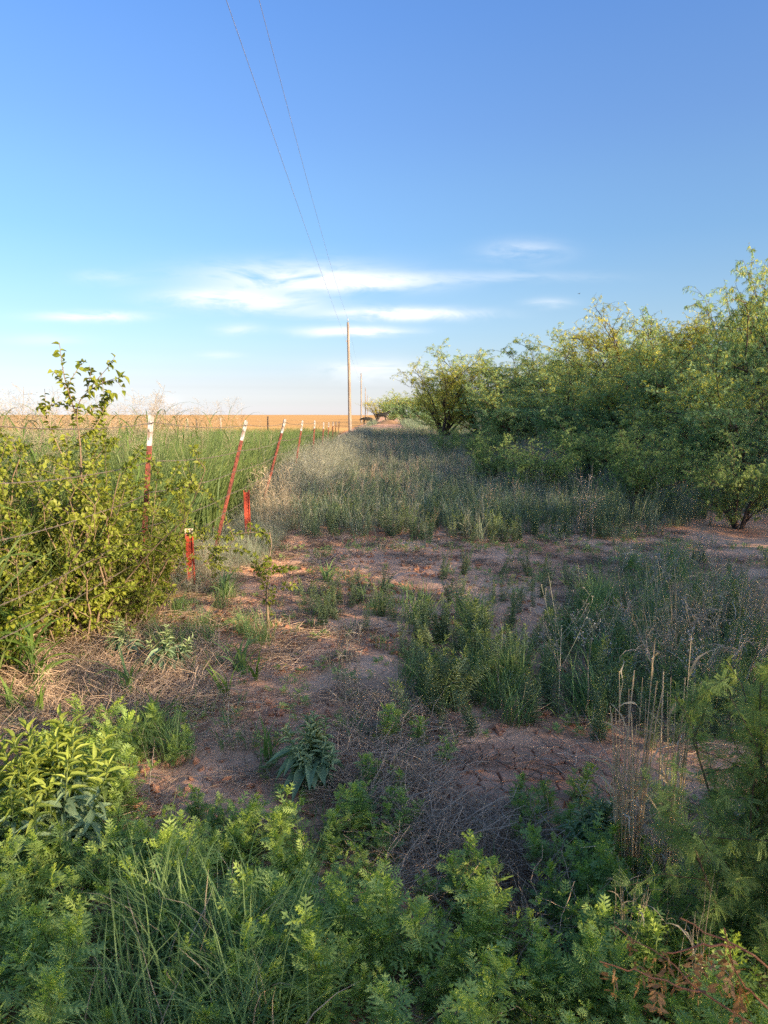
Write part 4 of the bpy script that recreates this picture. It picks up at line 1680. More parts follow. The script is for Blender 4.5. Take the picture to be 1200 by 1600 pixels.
def put_many(kinds, pts, s, label, group, tilt=.2):
    labels = row_labels(pts, *NOUN[group])
    for (x, y), label in zip(pts, labels):
        k = kinds[rng.integers(0, len(kinds))]
        k.place(x, y, s=U(*s), tilt=(rng.normal(0, tilt), rng.normal(0, tilt)), label=label, group=group, sink=.01)


# ---- ragweed in the foreground
RAG = [Kind('ragweed_plant', make_ragweed(U(.19, .27), n, i), 'weed') for i, n in enumerate((5, 6, 7, 5, 8, 6))]
left_poly = [(-60, 1260), (110, 1240), (200, 1330), (300, 1400), (330, 1470), (180, 1500), (110, 1560), (170, 1640), (150, 1760), (-80, 1760)]
mid_poly = [(340, 1330), (460, 1330), (560, 1290), (600, 1340), (600, 1420), (720, 1410), (800, 1450), (830, 1540), (790, 1760), (540, 1760), (300, 1760), (330, 1640), (250, 1560), (330, 1430)]
put_many(RAG, fill(left_poly, 66, .10), (.6, 1.15), 'lacy green ragweed plant in the patch filling the bottom left corner', 'ragweed in the bottom left corner')
put_many(RAG, fill(mid_poly, 86, .10), (.6, 1.15), 'lacy green ragweed plant in the dense patch at the bottom centre', 'ragweed at the bottom centre')
put_many(RAG, fill([(870, 1400), (1000, 1390), (1050, 1480), (960, 1760), (830, 1760), (850, 1560)], 34, .08), (.7, 1.0),
         'lacy green ragweed plant right of the dark litter gap in the foreground', 'ragweed right of the litter gap')
put_many(RAG, fill([(1000, 1440), (1240, 1440), (1240, 1760), (950, 1760)], 24, .1), (.6, 1.0),
         '', 'ragweed at the bottom right corner')
put_many(RAG, fill([(780, 1260), (900, 1250), (960, 1330), (900, 1400), (800, 1330)], 12, .09), (.5, .75),
         'small ragweed below the cracked mud patch', 'small ragweed below the cracked mud')
put_many(RAG, fill([(40, 1230), (170, 1200), (200, 1290), (60, 1300)], 12, .08), (1.0, 1.35),
         'taller sunlit ragweed around the pale leafed plant at the left edge', 'sunlit ragweed at the left edge')
put_many(RAG, fill([(560, 1240), (630, 1240), (640, 1330), (560, 1340)], 6, .09), (.6, .8),
         'small ragweed right of the grey green mound plant', 'ragweed beside the grey green mound plant')
put_many(RAG, fill([(140, 1130), (300, 1130), (300, 1190), (160, 1200)], 14, .08), (.5, .8),
         'small dark ragweed left of the bare dirt patch', 'ragweed left of the dirt patch')
put_many(RAG, fill([(300, 1280), (420, 1290), (400, 1340), (260, 1400), (220, 1330)], 9, .1), (.5, .8),
         'small loose ragweed on the dirt above the foreground patch', 'loose ragweed on the dirt')
put_many(RAG, [ground_at(*q) for q in ((650, 1295), (690, 1190), (655, 1170), (600, 1160))], (.55, .75),
         'small ragweed standing in dry thatch near the picture centre', 'ragweed in the dry thatch')

# ---- grey green leafy plants
sg = [Kind('leafy_plant', make_sage(.30, 20), 'plant'), Kind('leafy_plant', make_sage(.30, 7), 'plant'), Kind('leafy_plant', make_sage(.40, 26, 'pale_leaf', low=False), 'plant')]  # third kind has yellow tips, sunlight put into their colour
for (px, py), k, s, lb in (((490, 1228), 0, 1.0, 'rounded grey green leafy plant standing alone beside the dirt patch'),
                           ((935, 1345), 0, .78, 'grey green leafy plant left of the tall tan stalks'),
                           ((95, 1330), 2, 1.15, 'sunlit pale yellow green leafy plant at the left edge'),
                           ((40, 1350), 2, 1.0, 'second sunlit leafy plant, cut by the left edge'),
                           ((195, 1030), 1, .85, 'small leafy plant in shade below the nearest post'),
                           ((265, 1052), 1, 1.0, 'upright leafy plant right of the small one below the nearest post'),
                           ((890, 1000), 1, .8, 'small leafy plant among the narrow leaved weeds')):
    x, y = ground_at(px, py)
    sg[k].place(x, y, s=s, label=lb, group='broad leaved grey green plants')

# ---- narrow leaved weeds in the middle ground
HW = [Kind('narrow_leaved_weed', make_horseweed(U(.30, .46), n), 'weed') for n in (3, 5, 7, 4, 6)]
pine = [Kind('narrow_leaved_weed', make_horseweed(.40, 9, True, .0034, .055, 1.3), 'weed')]
put_many(HW, fill([(640, 960), (800, 960), (850, 1060), (830, 1150), (640, 1150), (620, 1050)], 38, .08), (.5, 1.0),
         'narrow leaved green weed in the clump right of the tan stalk tuft', 'narrow leaved weeds at the centre')
put_many(pine, fill([(650, 1000), (760, 1000), (760, 1130), (660, 1130)], 9, .09), (.7, .9),
         'bushy bright narrow leaved weed in the centre clump', 'bushy weeds at the centre')
put_many(HW, fill([(800, 980), (1230, 960), (1230, 1160), (980, 1180), (850, 1130)], 70, .09), (.5, 1.05),
         'dark narrow leaved weed in the thicket at the right of the middle ground', 'narrow leaved weeds at the right')
put_many(HW, fill([(660, 900), (1230, 870), (1230, 960), (700, 980)], 55, .1), (.5, .8),
         'low narrow leaved weed on the bare soil band', 'narrow leaved weeds on the soil band')
put_many(HW, fill([(455, 930), (620, 900), (620, 980), (470, 1010)], 14, .1), (.6, .9),
         'narrow leaved weed beside the track, left of the picture centre', 'narrow leaved weeds by the track')
put_many(HW, fill([(530, 815), (960, 812), (960, 845), (660, 850), (540, 835)], 70, .08), (.7, 1.1),
         'narrow leaved weed at the front edge of the meadow', 'narrow leaved weeds at the meadow edge')

# ---- green grass tufts
GT = [Kind('grass_tuft', make_grass(.42, 150, .0022, .055, dry=.08), 'grass'), Kind('grass_tuft', make_grass(.34, 90, .0026, .04, dry=.12), 'grass')]
put_many(GT, fill([(190, 1480), (330, 1460), (440, 1560), (420, 1720), (200, 1720), (170, 1600)], 16, .07), (.7, 1.0),
         'dark green fine grass tuft in the bottom left foreground', 'grass tufts in the foreground')
put_many(GT, fill([(640, 960), (820, 975), (840, 1140), (630, 1130)], 11, .12), (.8, 1.0), 'bright green grass tuft behind the centre weeds', 'grass tufts at the centre')
put_many(GT, fill([(980, 890), (1060, 880), (1070, 920), (985, 925)], 9, .1), (.7, 1.0), 'green grass tuft on the right of the soil band', 'grass tufts on the soil band')
put_many(GT, fill([(880, 930), (1230, 940), (1230, 1150), (900, 1130)], 60, .1), (.7, 1.1),
         'grey green grass tuft in the thicket at the right of the middle ground', 'grass tufts in the right thicket')
put_many(GT, [ground_at(*q) for q in ((345, 950), (360, 935), (280, 960), (250, 1000), (310, 985), (235, 980), (300, 1005), (270, 1030), (330, 1010), (225, 1180), (250, 1165), (270, 1185), (205, 1165), (590, 960), (380, 990), (410, 1010))],
         (.5, .9), 'small green grass tuft between the fence and the track', 'grass tufts beside the fence')
BL = [Kind('broad_bladed_grass', make_grass(.34, 16, .008, .02, (.6, 1.8), 'grass', .25), 'grass'), Kind('broad_bladed_grass', make_grass(.36, 9, .008, .012, (.5, 1.6), 'johnson', .25), 'grass')]
for q, lb in (((420, 1190), 'broad bladed grass arching left of the grey green mound plant'), ((245, 1140), 'broad bladed grass left of the bare dirt patch'),
              ((355, 1095), 'low bluish broad bladed grass beside the track'), ((375, 1050), 'small bluish grass clump under the second post line'),
              ((855, 1050), 'bright broad blades standing left among the right thicket'), ((925, 1040), 'bright broad bladed grass at the thicket centre'),
              ((60, 1125), 'wide bladed grass in front of the left dead grass'), ((20, 1120), 'wide bladed grass cut by the left edge'), ((205, 1090), 'wide bladed grass right of the left edge clumps'),
              ((400, 1065), 'bluish grass at the left rim of the track'), ((895, 1000), 'broad bladed grass behind the tan stalks'), ((510, 912), 'leafy green tuft on the track by the stalks'), ((350, 935), 'bright green tuft right of the perforated stake')):
    x, y = ground_at(*q)
    BL[rng.integers(0, 2)].place(x, y, s=U(.75, 1.0), label=lb, group='broad bladed grass clumps')

# ---- dry stalks and dead grass
ST = [Kind('dry_stalks', make_stalks(.75, 9, .10), 'dry grass'), Kind('dry_stalks', make_stalks(.8, 14, .16, .05, leafy=4, tuft=40), 'dry grass'),
      Kind('dry_stalks', make_stalks(.95, 14, .07, .016, .0044, 'golden', leafy=2), 'dry grass'), Kind('dry_stalks', make_stalks(.6, 22, .3, .06, .0014, leafy=3, tuft=60), 'dry grass')]
for (px, py), k, s, lb in (((530, 1085), 0, .8, 'upright tan dry stalks beside the track at the picture centre'), ((545, 1100), 1, .62, 'leaning dry stalks right of the upright central ones'),
                           ((985, 1395), 2, .98, 'tall golden stalks, left of the two in the right foreground'), ((968, 1400), 2, .85, 'golden stalks leaning left at the right foreground'),
                           ((1040, 1395), 2, .98, 'single straight golden stalk beside the foreground mesquite'), ((1050, 1440), 1, .5, 'broken dry stalks at the foot of the golden ones'),
                           ((765, 825), 1, .95, 'pale dry stalk clump in front of the meadow, left one'), ((905, 835), 1, 1.1, 'pale dry stalk clump in front of the meadow, right one'),
                           ((925, 842), 0, 1.2, 'tall pale stalks just right of the right clump'), ((650, 1240), 3, .45, 'collapsed dry tuft in the thatch at the centre'),
                           ((375, 1170), 3, .5, 'thin dry tuft above the dirt patch'), ((140, 950), 3, .9, 'tangle of dead stems under the vine'),
                           ((180, 960), 3, .95, 'tan dead stems at the foot of the nearest post'), ((110, 985), 3, .8, 'dead stems left of the nearest post foot'),
                           ((215, 975), 3, .6, 'dead stems right of the nearest post foot'), ((325, 905), 3, .6, 'dead grass around the second post foot')):
    x, y = ground_at(px, py)
    ST[k].place(x, y, s=s, label=lb, group='dry grass stalks')
ST.append(Kind('dry_stalks', make_stalks(.8, 9, .14, .04, .0013, 'meadow_grey', leafy=2), 'dry grass'))
put_many([ST[0], ST[4], ST[4], ST[3]], fill([(980, 980), (1230, 960), (1230, 1130), (1000, 1120)], 44, .09), (.6, 1.05), 'tall thin grey dry stalks in the right thicket', 'dry stalks in the right thicket')
put_many([ST[3], ST[1]], fill([(395, 800), (470, 770), (475, 800), (420, 850)], 22, .12), (.9, 1.25), 'tan dry grass clump in front of the third post', 'tan grass at the third post')
put_many([ST[3], ST[1], ST[0]], fill([(960, 1300), (1240, 1300), (1240, 1640), (960, 1600)], 16, .08), (.35, .6), '', 'dry grass at the bottom right corner')
put_many(GT, fill([(980, 1250), (1240, 1200), (1240, 1600), (1000, 1560)], 14, .1), (.5, .8), '', 'grass tufts at the bottom right corner')
DF = [Kind('dead_forb', make_branchy_dead(.62, 30), 'dead weed'), Kind('dead_forb', make_branchy_dead(.5, 40, hmat='flower'), 'dead weed')]
put_many(DF, fill([(860, 900), (1230, 880), (1230, 1120), (900, 1120)], 40, .15), (.6, 1.1), 'pale headed dead forb in the right thicket', 'pale headed dead forbs')
DF[0].place(*ground_at(872, 1120), s=1.25, label='tallest forked dead forb with pale heads above the soil band', group=None)
DF[1].place(*ground_at(1000, 1330), s=.55, label='small white flowered weed beside the tall golden stalks')

# ---- johnson grass and the vine thicket inside the fence
JG = [Kind('johnson_grass', make_johnson(1.15, 5, .011, head=True), 'tall grass'), Kind('johnson_grass', make_johnson(1.0, 4, .013, 7), 'tall grass'), Kind('johnson_grass', make_johnson(.55, 4, .014, 6), 'tall grass')]
pts = []
while len(pts) < 46:
    x, y = U(-4.2, -1.75), U(3.0, 6.4)
    if x < -2.25 + .0 * (y - 3) and x > -.62 * y - .3 or (y < 3.9 and x < -1.75):
        pts.append((x, y))
for (x, y), lb in zip(pts, row_labels(pts, *NOUN['tall grass behind the near wires'])):
    k = JG[rng.integers(0, 2)]
    k.place(x, y, s=U(.85, 1.12), tilt=(rng.normal(0, .08), rng.normal(0, .08)), label=lb, group='tall grass behind the near wires')
for q, lb in (((35, 1060), 'knee high broad grass in front of the lowest wire, left one'), ((70, 1075), 'knee high broad grass in front of the lowest wire, right one'),
              ((10, 1000), 'sunlit arching broad grass at the left edge'), ((60, 1000), 'sunlit arching broad grass right of the left edge one')):
    JG[2].place(*ground_at(*q), s=U(.8, 1.0), label=lb, group='knee high broad grass')


def make_vine(h, spread, nst, leaves, mats=('vine', 'vine_tip'), lsize=.026, tall=None, seed=0):
    w, lf = Geo(), Geo()
    P0 = arcs(np.c_[rng.normal(0, spread * .35, nst), rng.normal(0, spread * .2, nst), np.zeros(nst)], rng.random(nst) * 6.28, h * U(.5, 1.0, nst), U(0, .7, nst), U(-.4, .9, nst), 9, 1, .4)
    tubes(w, P0, np.linspace(.0075, .002, 9)[None] * U(.5, 1.2, (nst, 1)), 4)
    n1 = nst * 8
    i = np.repeat(np.arange(nst), 8)
    p, T = on_path(P0, i, np.tile(np.linspace(.1, .98, 8), nst))
    P1 = arcs(p, rng.random(n1) * 6.28, h * U(.12, .35, n1), U(.1, 1.6, n1), U(-.4, 1.3, n1), 7, 1, .5)
    tubes(w, P1, np.linspace(.0022, .0009, 7)[None], 3)
    i = rng.integers(0, n1, leaves)
    p, T = on_path(P1, i, U(0, 1, leaves) ** .8)
    d = norm(around(T, rng.random(leaves) * 6.28, U(-.2, .9, leaves)))
    sz = lsize * U(.5, 1.4, leaves)
    p = p + d * .006
    cl = rng.random(n1)[i] * .5 + rng.random(leaves) * .5
    tip = rng.random(leaves) < .16 + .3 * (rng.random(n1)[i] > .7)
    tl = t_lance(3, .15, .2)
    for k, q in ((0, ~tip), (1, tip)):
        batch(lf, tl, p[q], d[q], np.array([[0, 0, 1.0]]) + rng.normal(0, .7, (q.sum(), 3)), sz[q] * .3, sz[q], k, cl[q])
    return [('stems', w.mesh('vine_stems', M['woody'])), ('leaves', lf.mesh('vine_leaves', [M[mats[0]], M[mats[1]]]))]


rng = np.random.default_rng(41)
U = rng.uniform
VN = [Kind('fence_vine', make_vine(1.2, .55, 24, 13500, lsize=.022), 'vine'), Kind('fence_vine', make_vine(.8, .45, 12, 3800, ('vine_tip', 'vine_tip'), .018), 'shrub'),
      Kind('fence_vine', make_vine(1.0, .7, 20, 11000, lsize=.022), 'vine')]
for (px, d), k, s, lb in (((70, 4.6), 0, 1.22, 'dense leafy vine thicket on the fence left of the nearest post'), ((25, 4.7), 2, 1.4, 'leafy vine bush behind the wires near the left edge'),
                          ((118, 4.95), 2, 1.32, 'leafy vine mass just left of the nearest post'), ((185, 4.85), 1, .72, 'yellow green small leaved shrub at the foot of the nearest post'),
                          ((150, 5.55), 0, .85, 'vine hanging around the middle of the nearest post'), ((232, 5.25), 1, .5, 'small yellow green sprig right of the nearest post'),
                          ((-10, 4.3), 2, 1.0, 'leafy vine bush cut by the left edge'), ((212, 6.6), 2, .9, 'leafy vine between the first and second posts')):
    p = point_at(px, 800, d)
    VN[k].place(p[0], d, s=s, label=lb, group='vines on the fence')


# shoots of the vine standing up against the sky
def make_shoots():
    w, lf = Geo(), Geo()
    paths = []
    D = 4.7

    def pp(pts):
        q = np.array([point_at(x, y, D + dy) for x, y, dy in pts])
        s = np.linspace(0, len(q) - 1, 12)
        k = np.minimum(s.astype(int), len(q) - 2)
        f = (s - k)[:, None]
        r = q[k] * (1 - f) + q[k + 1] * f
        r[1:-1] = (r[:-2] + r[1:-1] * 2 + r[2:]) / 4
        return r
    runs = [[(128, 760, 0), (125, 680, 0), (112, 630, 0), (99, 590, .03), (93, 540, .05)],
            [(126, 700, 0), (118, 640, 0), (136, 616, -.05), (165, 600, -.1), (197, 592, -.12)],
            [(136, 616, -.05), (150, 600, -.05), (168, 580, -.05), (181, 560, -.05)],
            [(160, 602, -.1), (180, 598, -.1), (192, 610, -.12), (196, 624, -.12)],
            [(112, 630, 0), (104, 610, 0), (122, 580, .08), (132, 570, .1)], [(104, 612, 0), (92, 592, 0), (80, 583, 0)],
            [(118, 640, 0), (90, 636, .1), (60, 640, .1)], [(125, 660, 0), (150, 640, .05), (170, 625, .05), (176, 618, 0)],
            [(136, 616, -.05), (142, 590, 0), (140, 575, 0)], [(120, 690, 0), (150, 672, .05), (165, 640, .1), (158, 585, .1)],
            [(110, 740, .1), (85, 690, .1), (72, 650, .1), (70, 612, .1)]]
    P = np.stack([pp(r) for r in runs])
    origin = point_at(125, 900, D)
    origin[2] = 0
    P = P - origin
    tubes(w, P, np.linspace(.0042, .0013, 12)[None] * np.array([1.4, 1, .8, .5, .8, .7, .8, .9, .6, .9, 1])[:, None], 5)
    per = np.array([40, 36, 22, 5, 20, 14, 30, 34, 16, 36, 36])
    i = np.repeat(np.arange(len(P)), per)
    n = len(i)
    t = np.concatenate([np.clip(np.sort(rng.random(k)) * .85 + .15, 0, 1) for k in per])
    p, T = on_path(P, i, t)
    d = around(T, rng.random(n) * 6.28, U(.0, .9, n))
    d[:, 2] -= .35
    sz = U(.022, .052, n)
    tip = rng.random(n) < .35
    tl = t_lance(4, .22, .25)
    for k, q in ((0, ~tip), (1, tip)):
        batch(lf, tl, p[q], d[q], np.array([[0, 0, 1.0]]) + rng.normal(0, .5, (q.sum(), 3)), sz[q] * .34, sz[q] * 1.15, k)
    o = empty('vine_shoots', (origin[0], origin[1], ht1(origin[0], origin[1])))
    mobj('stems', w.mesh('shoot_stems', M['woody']), o)['kind'] = 'stuff'
    mobj('leaves', lf.mesh('shoot_leaves', [M['vine'], M['vine_tip']]), o)
    tag(o, 'leafy shoots rising above the vine against the sky at left', 'vine')


make_shoots()


# ---- the near mesquite at the right edge
def make_near_mesquite():
    w, lf, yl = Geo(), Geo(), Geo()
    base = np.array([.95, 1.80, 0])
    nst = 6
    P0 = arcs(rng.normal(0, .02, (nst, 3)) * [1, 1, 0], np.array([1.2, 2.6, .3, 1.8, 3.6, 0.0]), np.array([.98, .88, .9, .8, .7, .85]), np.array([.10, .18, .25, .05, .3, .1]), np.array([.1, .2, .3, -.1, .3, .3]), 9, 1, .25)
    tubes(w, P0, np.linspace(.0065, .002, 9)[None], 6)
    n1 = nst * 15
    i = np.repeat(np.arange(nst), 15)
    p, T = on_path(P0, i, np.tile(np.linspace(.12, 1, 15), nst))
    P1 = arcs(p, rng.random(n1) * 6.28, U(.12, .30, n1), U(.2, 1.2, n1), U(-.2, .8, n1), 7, 1, .3)
    tubes(w, P1, np.linspace(.0022, .001, 7)[None], 4)
    # a pinnate leaf: two rachises with pairs of narrow leaflets
    V, F = [], []
    for sgn in (-1, 1):
        a = sgn * .42
        dx, dy = math.sin(a), math.cos(a)
        for k in range(12):
            s = .12 + .88 * k / 12
            cx, cy, cz = dx * s, dy * s, -.35 * s * s
            for sd in (-1, 1):
                lx, ly = dy * sd * .16 + dx * .05, -dx * sd * .16 + dy * .05
                b = len(V)
                wx, wy = dx * .024, dy * .024
                V += [(cx, cy, cz), (cx + lx * .5 + wx, cy + ly * .5 + wy, cz - .005), (cx + lx, cy + ly, cz - .02), (cx + lx * .5 - wx, cy + ly * .5 - wy, cz - .005)]
                F.append((b, b + 1, b + 2, b + 3))
    T_ = (np.array(V), F)
    m = 40
    i = np.repeat(np.arange(n1), m)
    n = len(i)
    p, T = on_path(P1, i, U(0, 1, n))
    d = norm(around(T, rng.random(n) * 6.28, U(.0, .8, n)) - np.array([0, 0, .3]))
    sz = U(.030, .058, n)
    z = np.array([[0, 0, 1.0]]) + rng.normal(0, .9, (n, 3))
    cl = rng.random(n1)[i] * .5 + rng.random(n) * .5
    tip = (p[:, 2] > .72) & (rng.random(n) < .35)  # some upper leaves take the yellower colour
    batch(lf, T_, p[~tip], d[~tip], z[~tip], sz[~tip], sz[~tip], 0, cl[~tip])
    batch(yl, T_, p[tip], d[tip], z[tip], sz[tip] * .8, sz[tip] * .8, 0, cl[tip])
    o = empty('mesquite_sapling', (base[0], base[1], ht1(base[0], base[1])))
    mobj('stem', w.mesh('sapling_stem', M['twig']), o)
    mobj('foliage', lf.mesh('sapling_foliage', M['mesq_near']), o)
    if len(yl.V):
        mobj('yellow_foliage', yl.mesh('yellow_foliage', M['pale_leaf']), o)
    tag(o, 'near feathery mesquite sapling blurred at the right edge', 'sapling')
    # a second, nearer sprig with yellow upper leaves
    c = copy_tree(o)
    c.location = (1.16, 1.62, -.02)
    c.rotation_euler = (.08, .05, 2.1)
    c['label'] = 'nearest mesquite sapling, partly beyond the right edge'
    c2 = copy_tree(o)
    c2.location = (1.32, 2.15, -.02)
    c2.rotation_euler = (0, 0, 4.1)
    c2['label'] = 'mesquite sapling behind the blurred one at the right edge'
    for q in (o, c, c2):
        q.scale = (.84, .84, .84)
        q['group'] = 'mesquite saplings at the right edge'
    # dead branch with hanging orange leaves, bottom right
    w, lf = Geo(), Geo()
    runs = [[(1260, 1540, 1.35), (1150, 1480, 1.35), (1060, 1430, 1.4)], [(1150, 1480, 1.35), (1100, 1475, 1.3), (1040, 1490, 1.3)],
            [(1230, 1640, 1.25), (1130, 1570, 1.25), (1040, 1500, 1.3), (960, 1450, 1.35)], [(1100, 1550, 1.25), (1020, 1530, 1.25), (935, 1500, 1.25)],
            [(1200, 1580, 1.25), (1150, 1520, 1.2), (1130, 1450, 1.2)]]
    Ps = []
    for r in runs:
        q = np.array([point_at(*k) for k in r])
        s = np.linspace(0, len(q) - 1, 9)
        k = np.minimum(s.astype(int), len(q) - 2)
        f = (s - k)[:, None]
        Ps.append(q[k] * (1 - f) + q[k + 1] * f + rng.normal(0, .003, (9, 3)))
    P = np.stack(Ps)
    og = np.array([1.0, 1.3, .0])
    P = P - og
    tubes(w, P[:2], np.linspace(.0028, .0013, 9)[None], 6)
    tubes(w, P[2:], np.linspace(.0022, .0009, 9)[None], 6)
    n = 26
    i = rng.integers(1, 5, n)
    p, T = on_path(P, i, U(.3, 1, n))
    d = np.c_[rng.normal(0, .35, n), rng.normal(0, .35, n), -np.ones(n)]
    for j in range(n):
        V, F = [], []
        for k in range(9):
            if rng.random() < .3:
                continue
            for sd in (-1, 1):
                if rng.random() < .2:
                    continue
                y0, L_, a_, z0 = .1 + .1 * k + U(-.02, .02), U(.2, .34), U(.1, .9), U(-.12, .12)
                dx, dy = sd * math.cos(a_), math.sin(a_)
                b = len(V)
                V += [(0, y0, 0), (dx * L_ * .5 - dy * .045, y0 + dy * L_ * .5 + .045, z0 * .4), (dx * L_, y0 + dy * L_, z0), (dx * L_ * .5 + dy * .045, y0 + dy * L_ * .5 - .045, z0 * .8)]
                F.append((b, b + 1, b + 2, b + 3))
        if V:
            batch(lf, (np.array(V), F), p[j:j + 1], norm(d[j:j + 1]), rng.normal(0, 1, (1, 3)), U(.05, .08), U(.06, .10), 0)
    o = empty('dead_branch', tuple(og))
    mobj('twigs', w.mesh('dead_twigs', M['red_stem']), o)
    mobj('dead_leaves', lf.mesh('dead_leaves', M['dead_leaf']), o)
    tag(o, 'red brown branch with hanging dead orange leaves at the bottom right corner', 'branch')


make_near_mesquite()

# ---- sticks
def stick(name, pix, r, mat, label, cat='stick', lift=.01):
    q = []
    for px, py, up in pix:
        x, y = ground_at(px, py)
        q.append((x, y, ht1(x, y) + up + lift))
    q = np.array(q)
    s = np.linspace(0, len(q) - 1, 14)
    k = np.minimum(s.astype(int), len(q) - 2)
    f = (s - k)[:, None]
    P = q[k] * (1 - f) + q[k + 1] * f + rng.normal(0, r * .7, (14, 3))
    og = P[0].copy()
    g = Geo()
    tubes(g, (P - og)[None], np.linspace(r, r * .5, 14)[None], 6, cap=True)
    o = mobj(name, g.mesh(name, M[mat]))
    o.location = og
    tag(o, label, cat, 'fallen sticks')


stick('fallen_stick', [(820, 1590, .02), (842, 1480, .05), (862, 1420, .06)], .0050, 'grey_wood', 'long grey stick lying in the dark gap between ragweed patches')
stick('fallen_stick', [(868, 1400, .0), (890, 1322, .05)], .0055, 'bark', 'short dark brown stick below the grey green plant at right')
stick('fallen_stick', [(232, 1250, 0), (237, 1215, .04), (243, 1180, .07)], .0028, 'straw_old', 'thin pale twig standing in the dirt patch')
stick('fallen_stick', [(150, 1228, .03), (200, 1232, .05), (228, 1250, .0)], .0030, 'straw_old', 'pale bent twig lying beside the sunlit left plant')
stick('fallen_stick', [(0, 1060, .10), (90, 1020, .20), (165, 955, .35)], .006, 'straw_old', 'long tan dead stem leaning in from the left edge')
stick('fallen_stick', [(960, 1215, .02), (900, 1110, .05), (830, 1010, .0)], .0022, 'straw_old', 'long thin dry stem crossing the cracked mud')
stick('fallen_stick', [(720, 1195, .0), (840, 1290, .05)], .0022, 'straw_old', 'thin dry stem lying across the left of the cracked mud')
stick('fallen_stick', [(560, 940, .0), (480, 942, .02), (350, 925, .0)], .0032, 'straw_old', 'long thin stem lying across the track')
stick('fallen_stick', [(620, 1330, .0), (700, 1300, .03), (830, 1280, .0)], .0030, 'straw_old', 'pale stem lying on the brown thatch')

# ---- masses
def mass_points(n, fx, fy, keep):
    x = fx(n)
    y = fy(n)
    k = keep(x, y)
    x, y = x[k], y[k]
    return np.stack([x, y, ht(x, y)], -1)


def px_of(x, y, z=0.0):
    """pixel of a ground point (used only to follow the outline of the patches)"""
    dy = y * math.cos(PITCH) - (z - CAM_H) * math.sin(PITCH)
    v = (z - CAM_H) * math.cos(PITCH) + y * math.sin(PITCH)
    return 600 + FPX * x / dy, 800 - FPX * v / dy


def go(name, meshes, P, s, tl, label, cat, zs=None):
    n = len(P)
    scl = U(*s, n)
    return scatter(name, meshes, P, rng.random(n) * 6.28, scl, rng.normal(0, tl, (n, 2)), label, cat, zs=None if zs is None else scl * zs)


# crop: tall rank grass filling the strip between the fences
CR = []
for k in range(5):
    g = Geo()
    n = 30
    P = arcs(np.c_[rng.normal(0, .10, (n, 2)), np.zeros(n)], rng.random(n) * 6.28, U(.75, 1.25, n), U(.02, .35, n), U(.2, 1.3, n), 6, 1.7, .08)
    ribbons(g, P, blade_w(6, 1, .05)[None] * (U(.0045, .009, n))[:, None], 0, 0, twist=.8)
    CR.append(g.mesh('crop_clump', [M['crop'], M['straw']]))
g = Geo()
n = 16
P = arcs(np.c_[rng.normal(0, .10, (n, 2)), np.zeros(n)], rng.random(n) * 6.28, U(.8, 1.3, n), U(.02, .3, n), U(.1, .6, n), 6, 1.7, .08)
ribbons(g, P, blade_w(6, 1, .05)[None] * (U(.002, .004, n))[:, None], 0, 0, twist=.8)
CR.append(g.mesh('crop_dry', [M['straw']]))


def fence_x(y):
    return -1.62 - .0035 * y


def crop_keep(x, y):
    return (x < fence_x(y) - .45 - .3 * rng.random(len(x))) & (x > -.62 * y - 1.2) & ((x < -2.1) | (y > 5.8))


P = np.concatenate([mass_points(9000, lambda n: U(-14, -1.6, n), lambda n: U(3.2, 16, n), crop_keep), mass_points(9000, lambda n: U(-22, -1.6, n), lambda n: U(16, 34, n), crop_keep)])
n = len(P)
h = (.86 + .16 * vnoise(P[:, 0] * .7, P[:, 1] * .7, 11)) * (1 - .12 * sstep(10, 30, P[:, 1]))
scatter('rank_grass', CR, P, rng.random(n) * 6.28, h * U(.85, 1.12, n), rng.normal(0, .12, (n, 2)), 'tall rank green grass filling the strip beyond the fence', 'grass',
        idx=np.where(rng.random(n) < .07, 5, rng.integers(0, 5, n)))
# seed heads that stand over the crop against field and sky
SH = []
for k in range(3):
    q = joined([p for p in make_johnson(1.35, 2, .006, 3, head=True)], 'tall_heads')
    SH.append(q)
P = mass_points(420, lambda n: U(-9, -1.9, n), lambda n: U(4.2, 14, n), crop_keep)
go('tall_seed_heads', SH, P, (.85, 1.15), .12, 'airy seed heads of tall grass standing above the rank grass', 'grass')

# grey grass along the fence row
FR = [joined(make_stalks(.95, 30, .45, .12, .0017, 'meadow_grey', 2, 60), 'row_grass'), joined(make_stalks(.9, 24, .5, .12, .0016, 'meadow_grey', 2, 70), 'row_grass'),
      joined(make_grass(.7, 70, .003, .1, (.4, 1.5), 'meadow_green', dry=.4, drymat='meadow_grey'), 'row_grass')]


def row_keep(x, y):
    c = fence_x(y) + .10 + .2 * sstep(9, 16, y)
    w = .28 + .22 * sstep(9, 16, y)
    return (np.abs(x - c) < w * (.6 + .8 * rng.random(len(x)))) & (rng.random(len(x)) < .35 + .65 * sstep(6.5, 9.5, y))


P = np.concatenate([mass_points(5200, lambda n: U(-3, -.2, n), lambda n: U(6, 20, n), row_keep), mass_points(5600, lambda n: U(-3.2, 0, n), lambda n: U(20, 62, n), row_keep)])
n = len(P)
hh = (.4 + .5 * sstep(9, 13, P[:, 1]) - .2 * sstep(18, 40, P[:, 1])) * U(.6, 1.25, n)
scatter('fence_row_grass', FR, P, rng.random(n) * 6.28, hh, rng.normal(0, .25, (n, 2)), 'grey and tan dead grass tangled along the fence row', 'grass', idx=rng.choice([0, 1, 2, 2, 2], n))

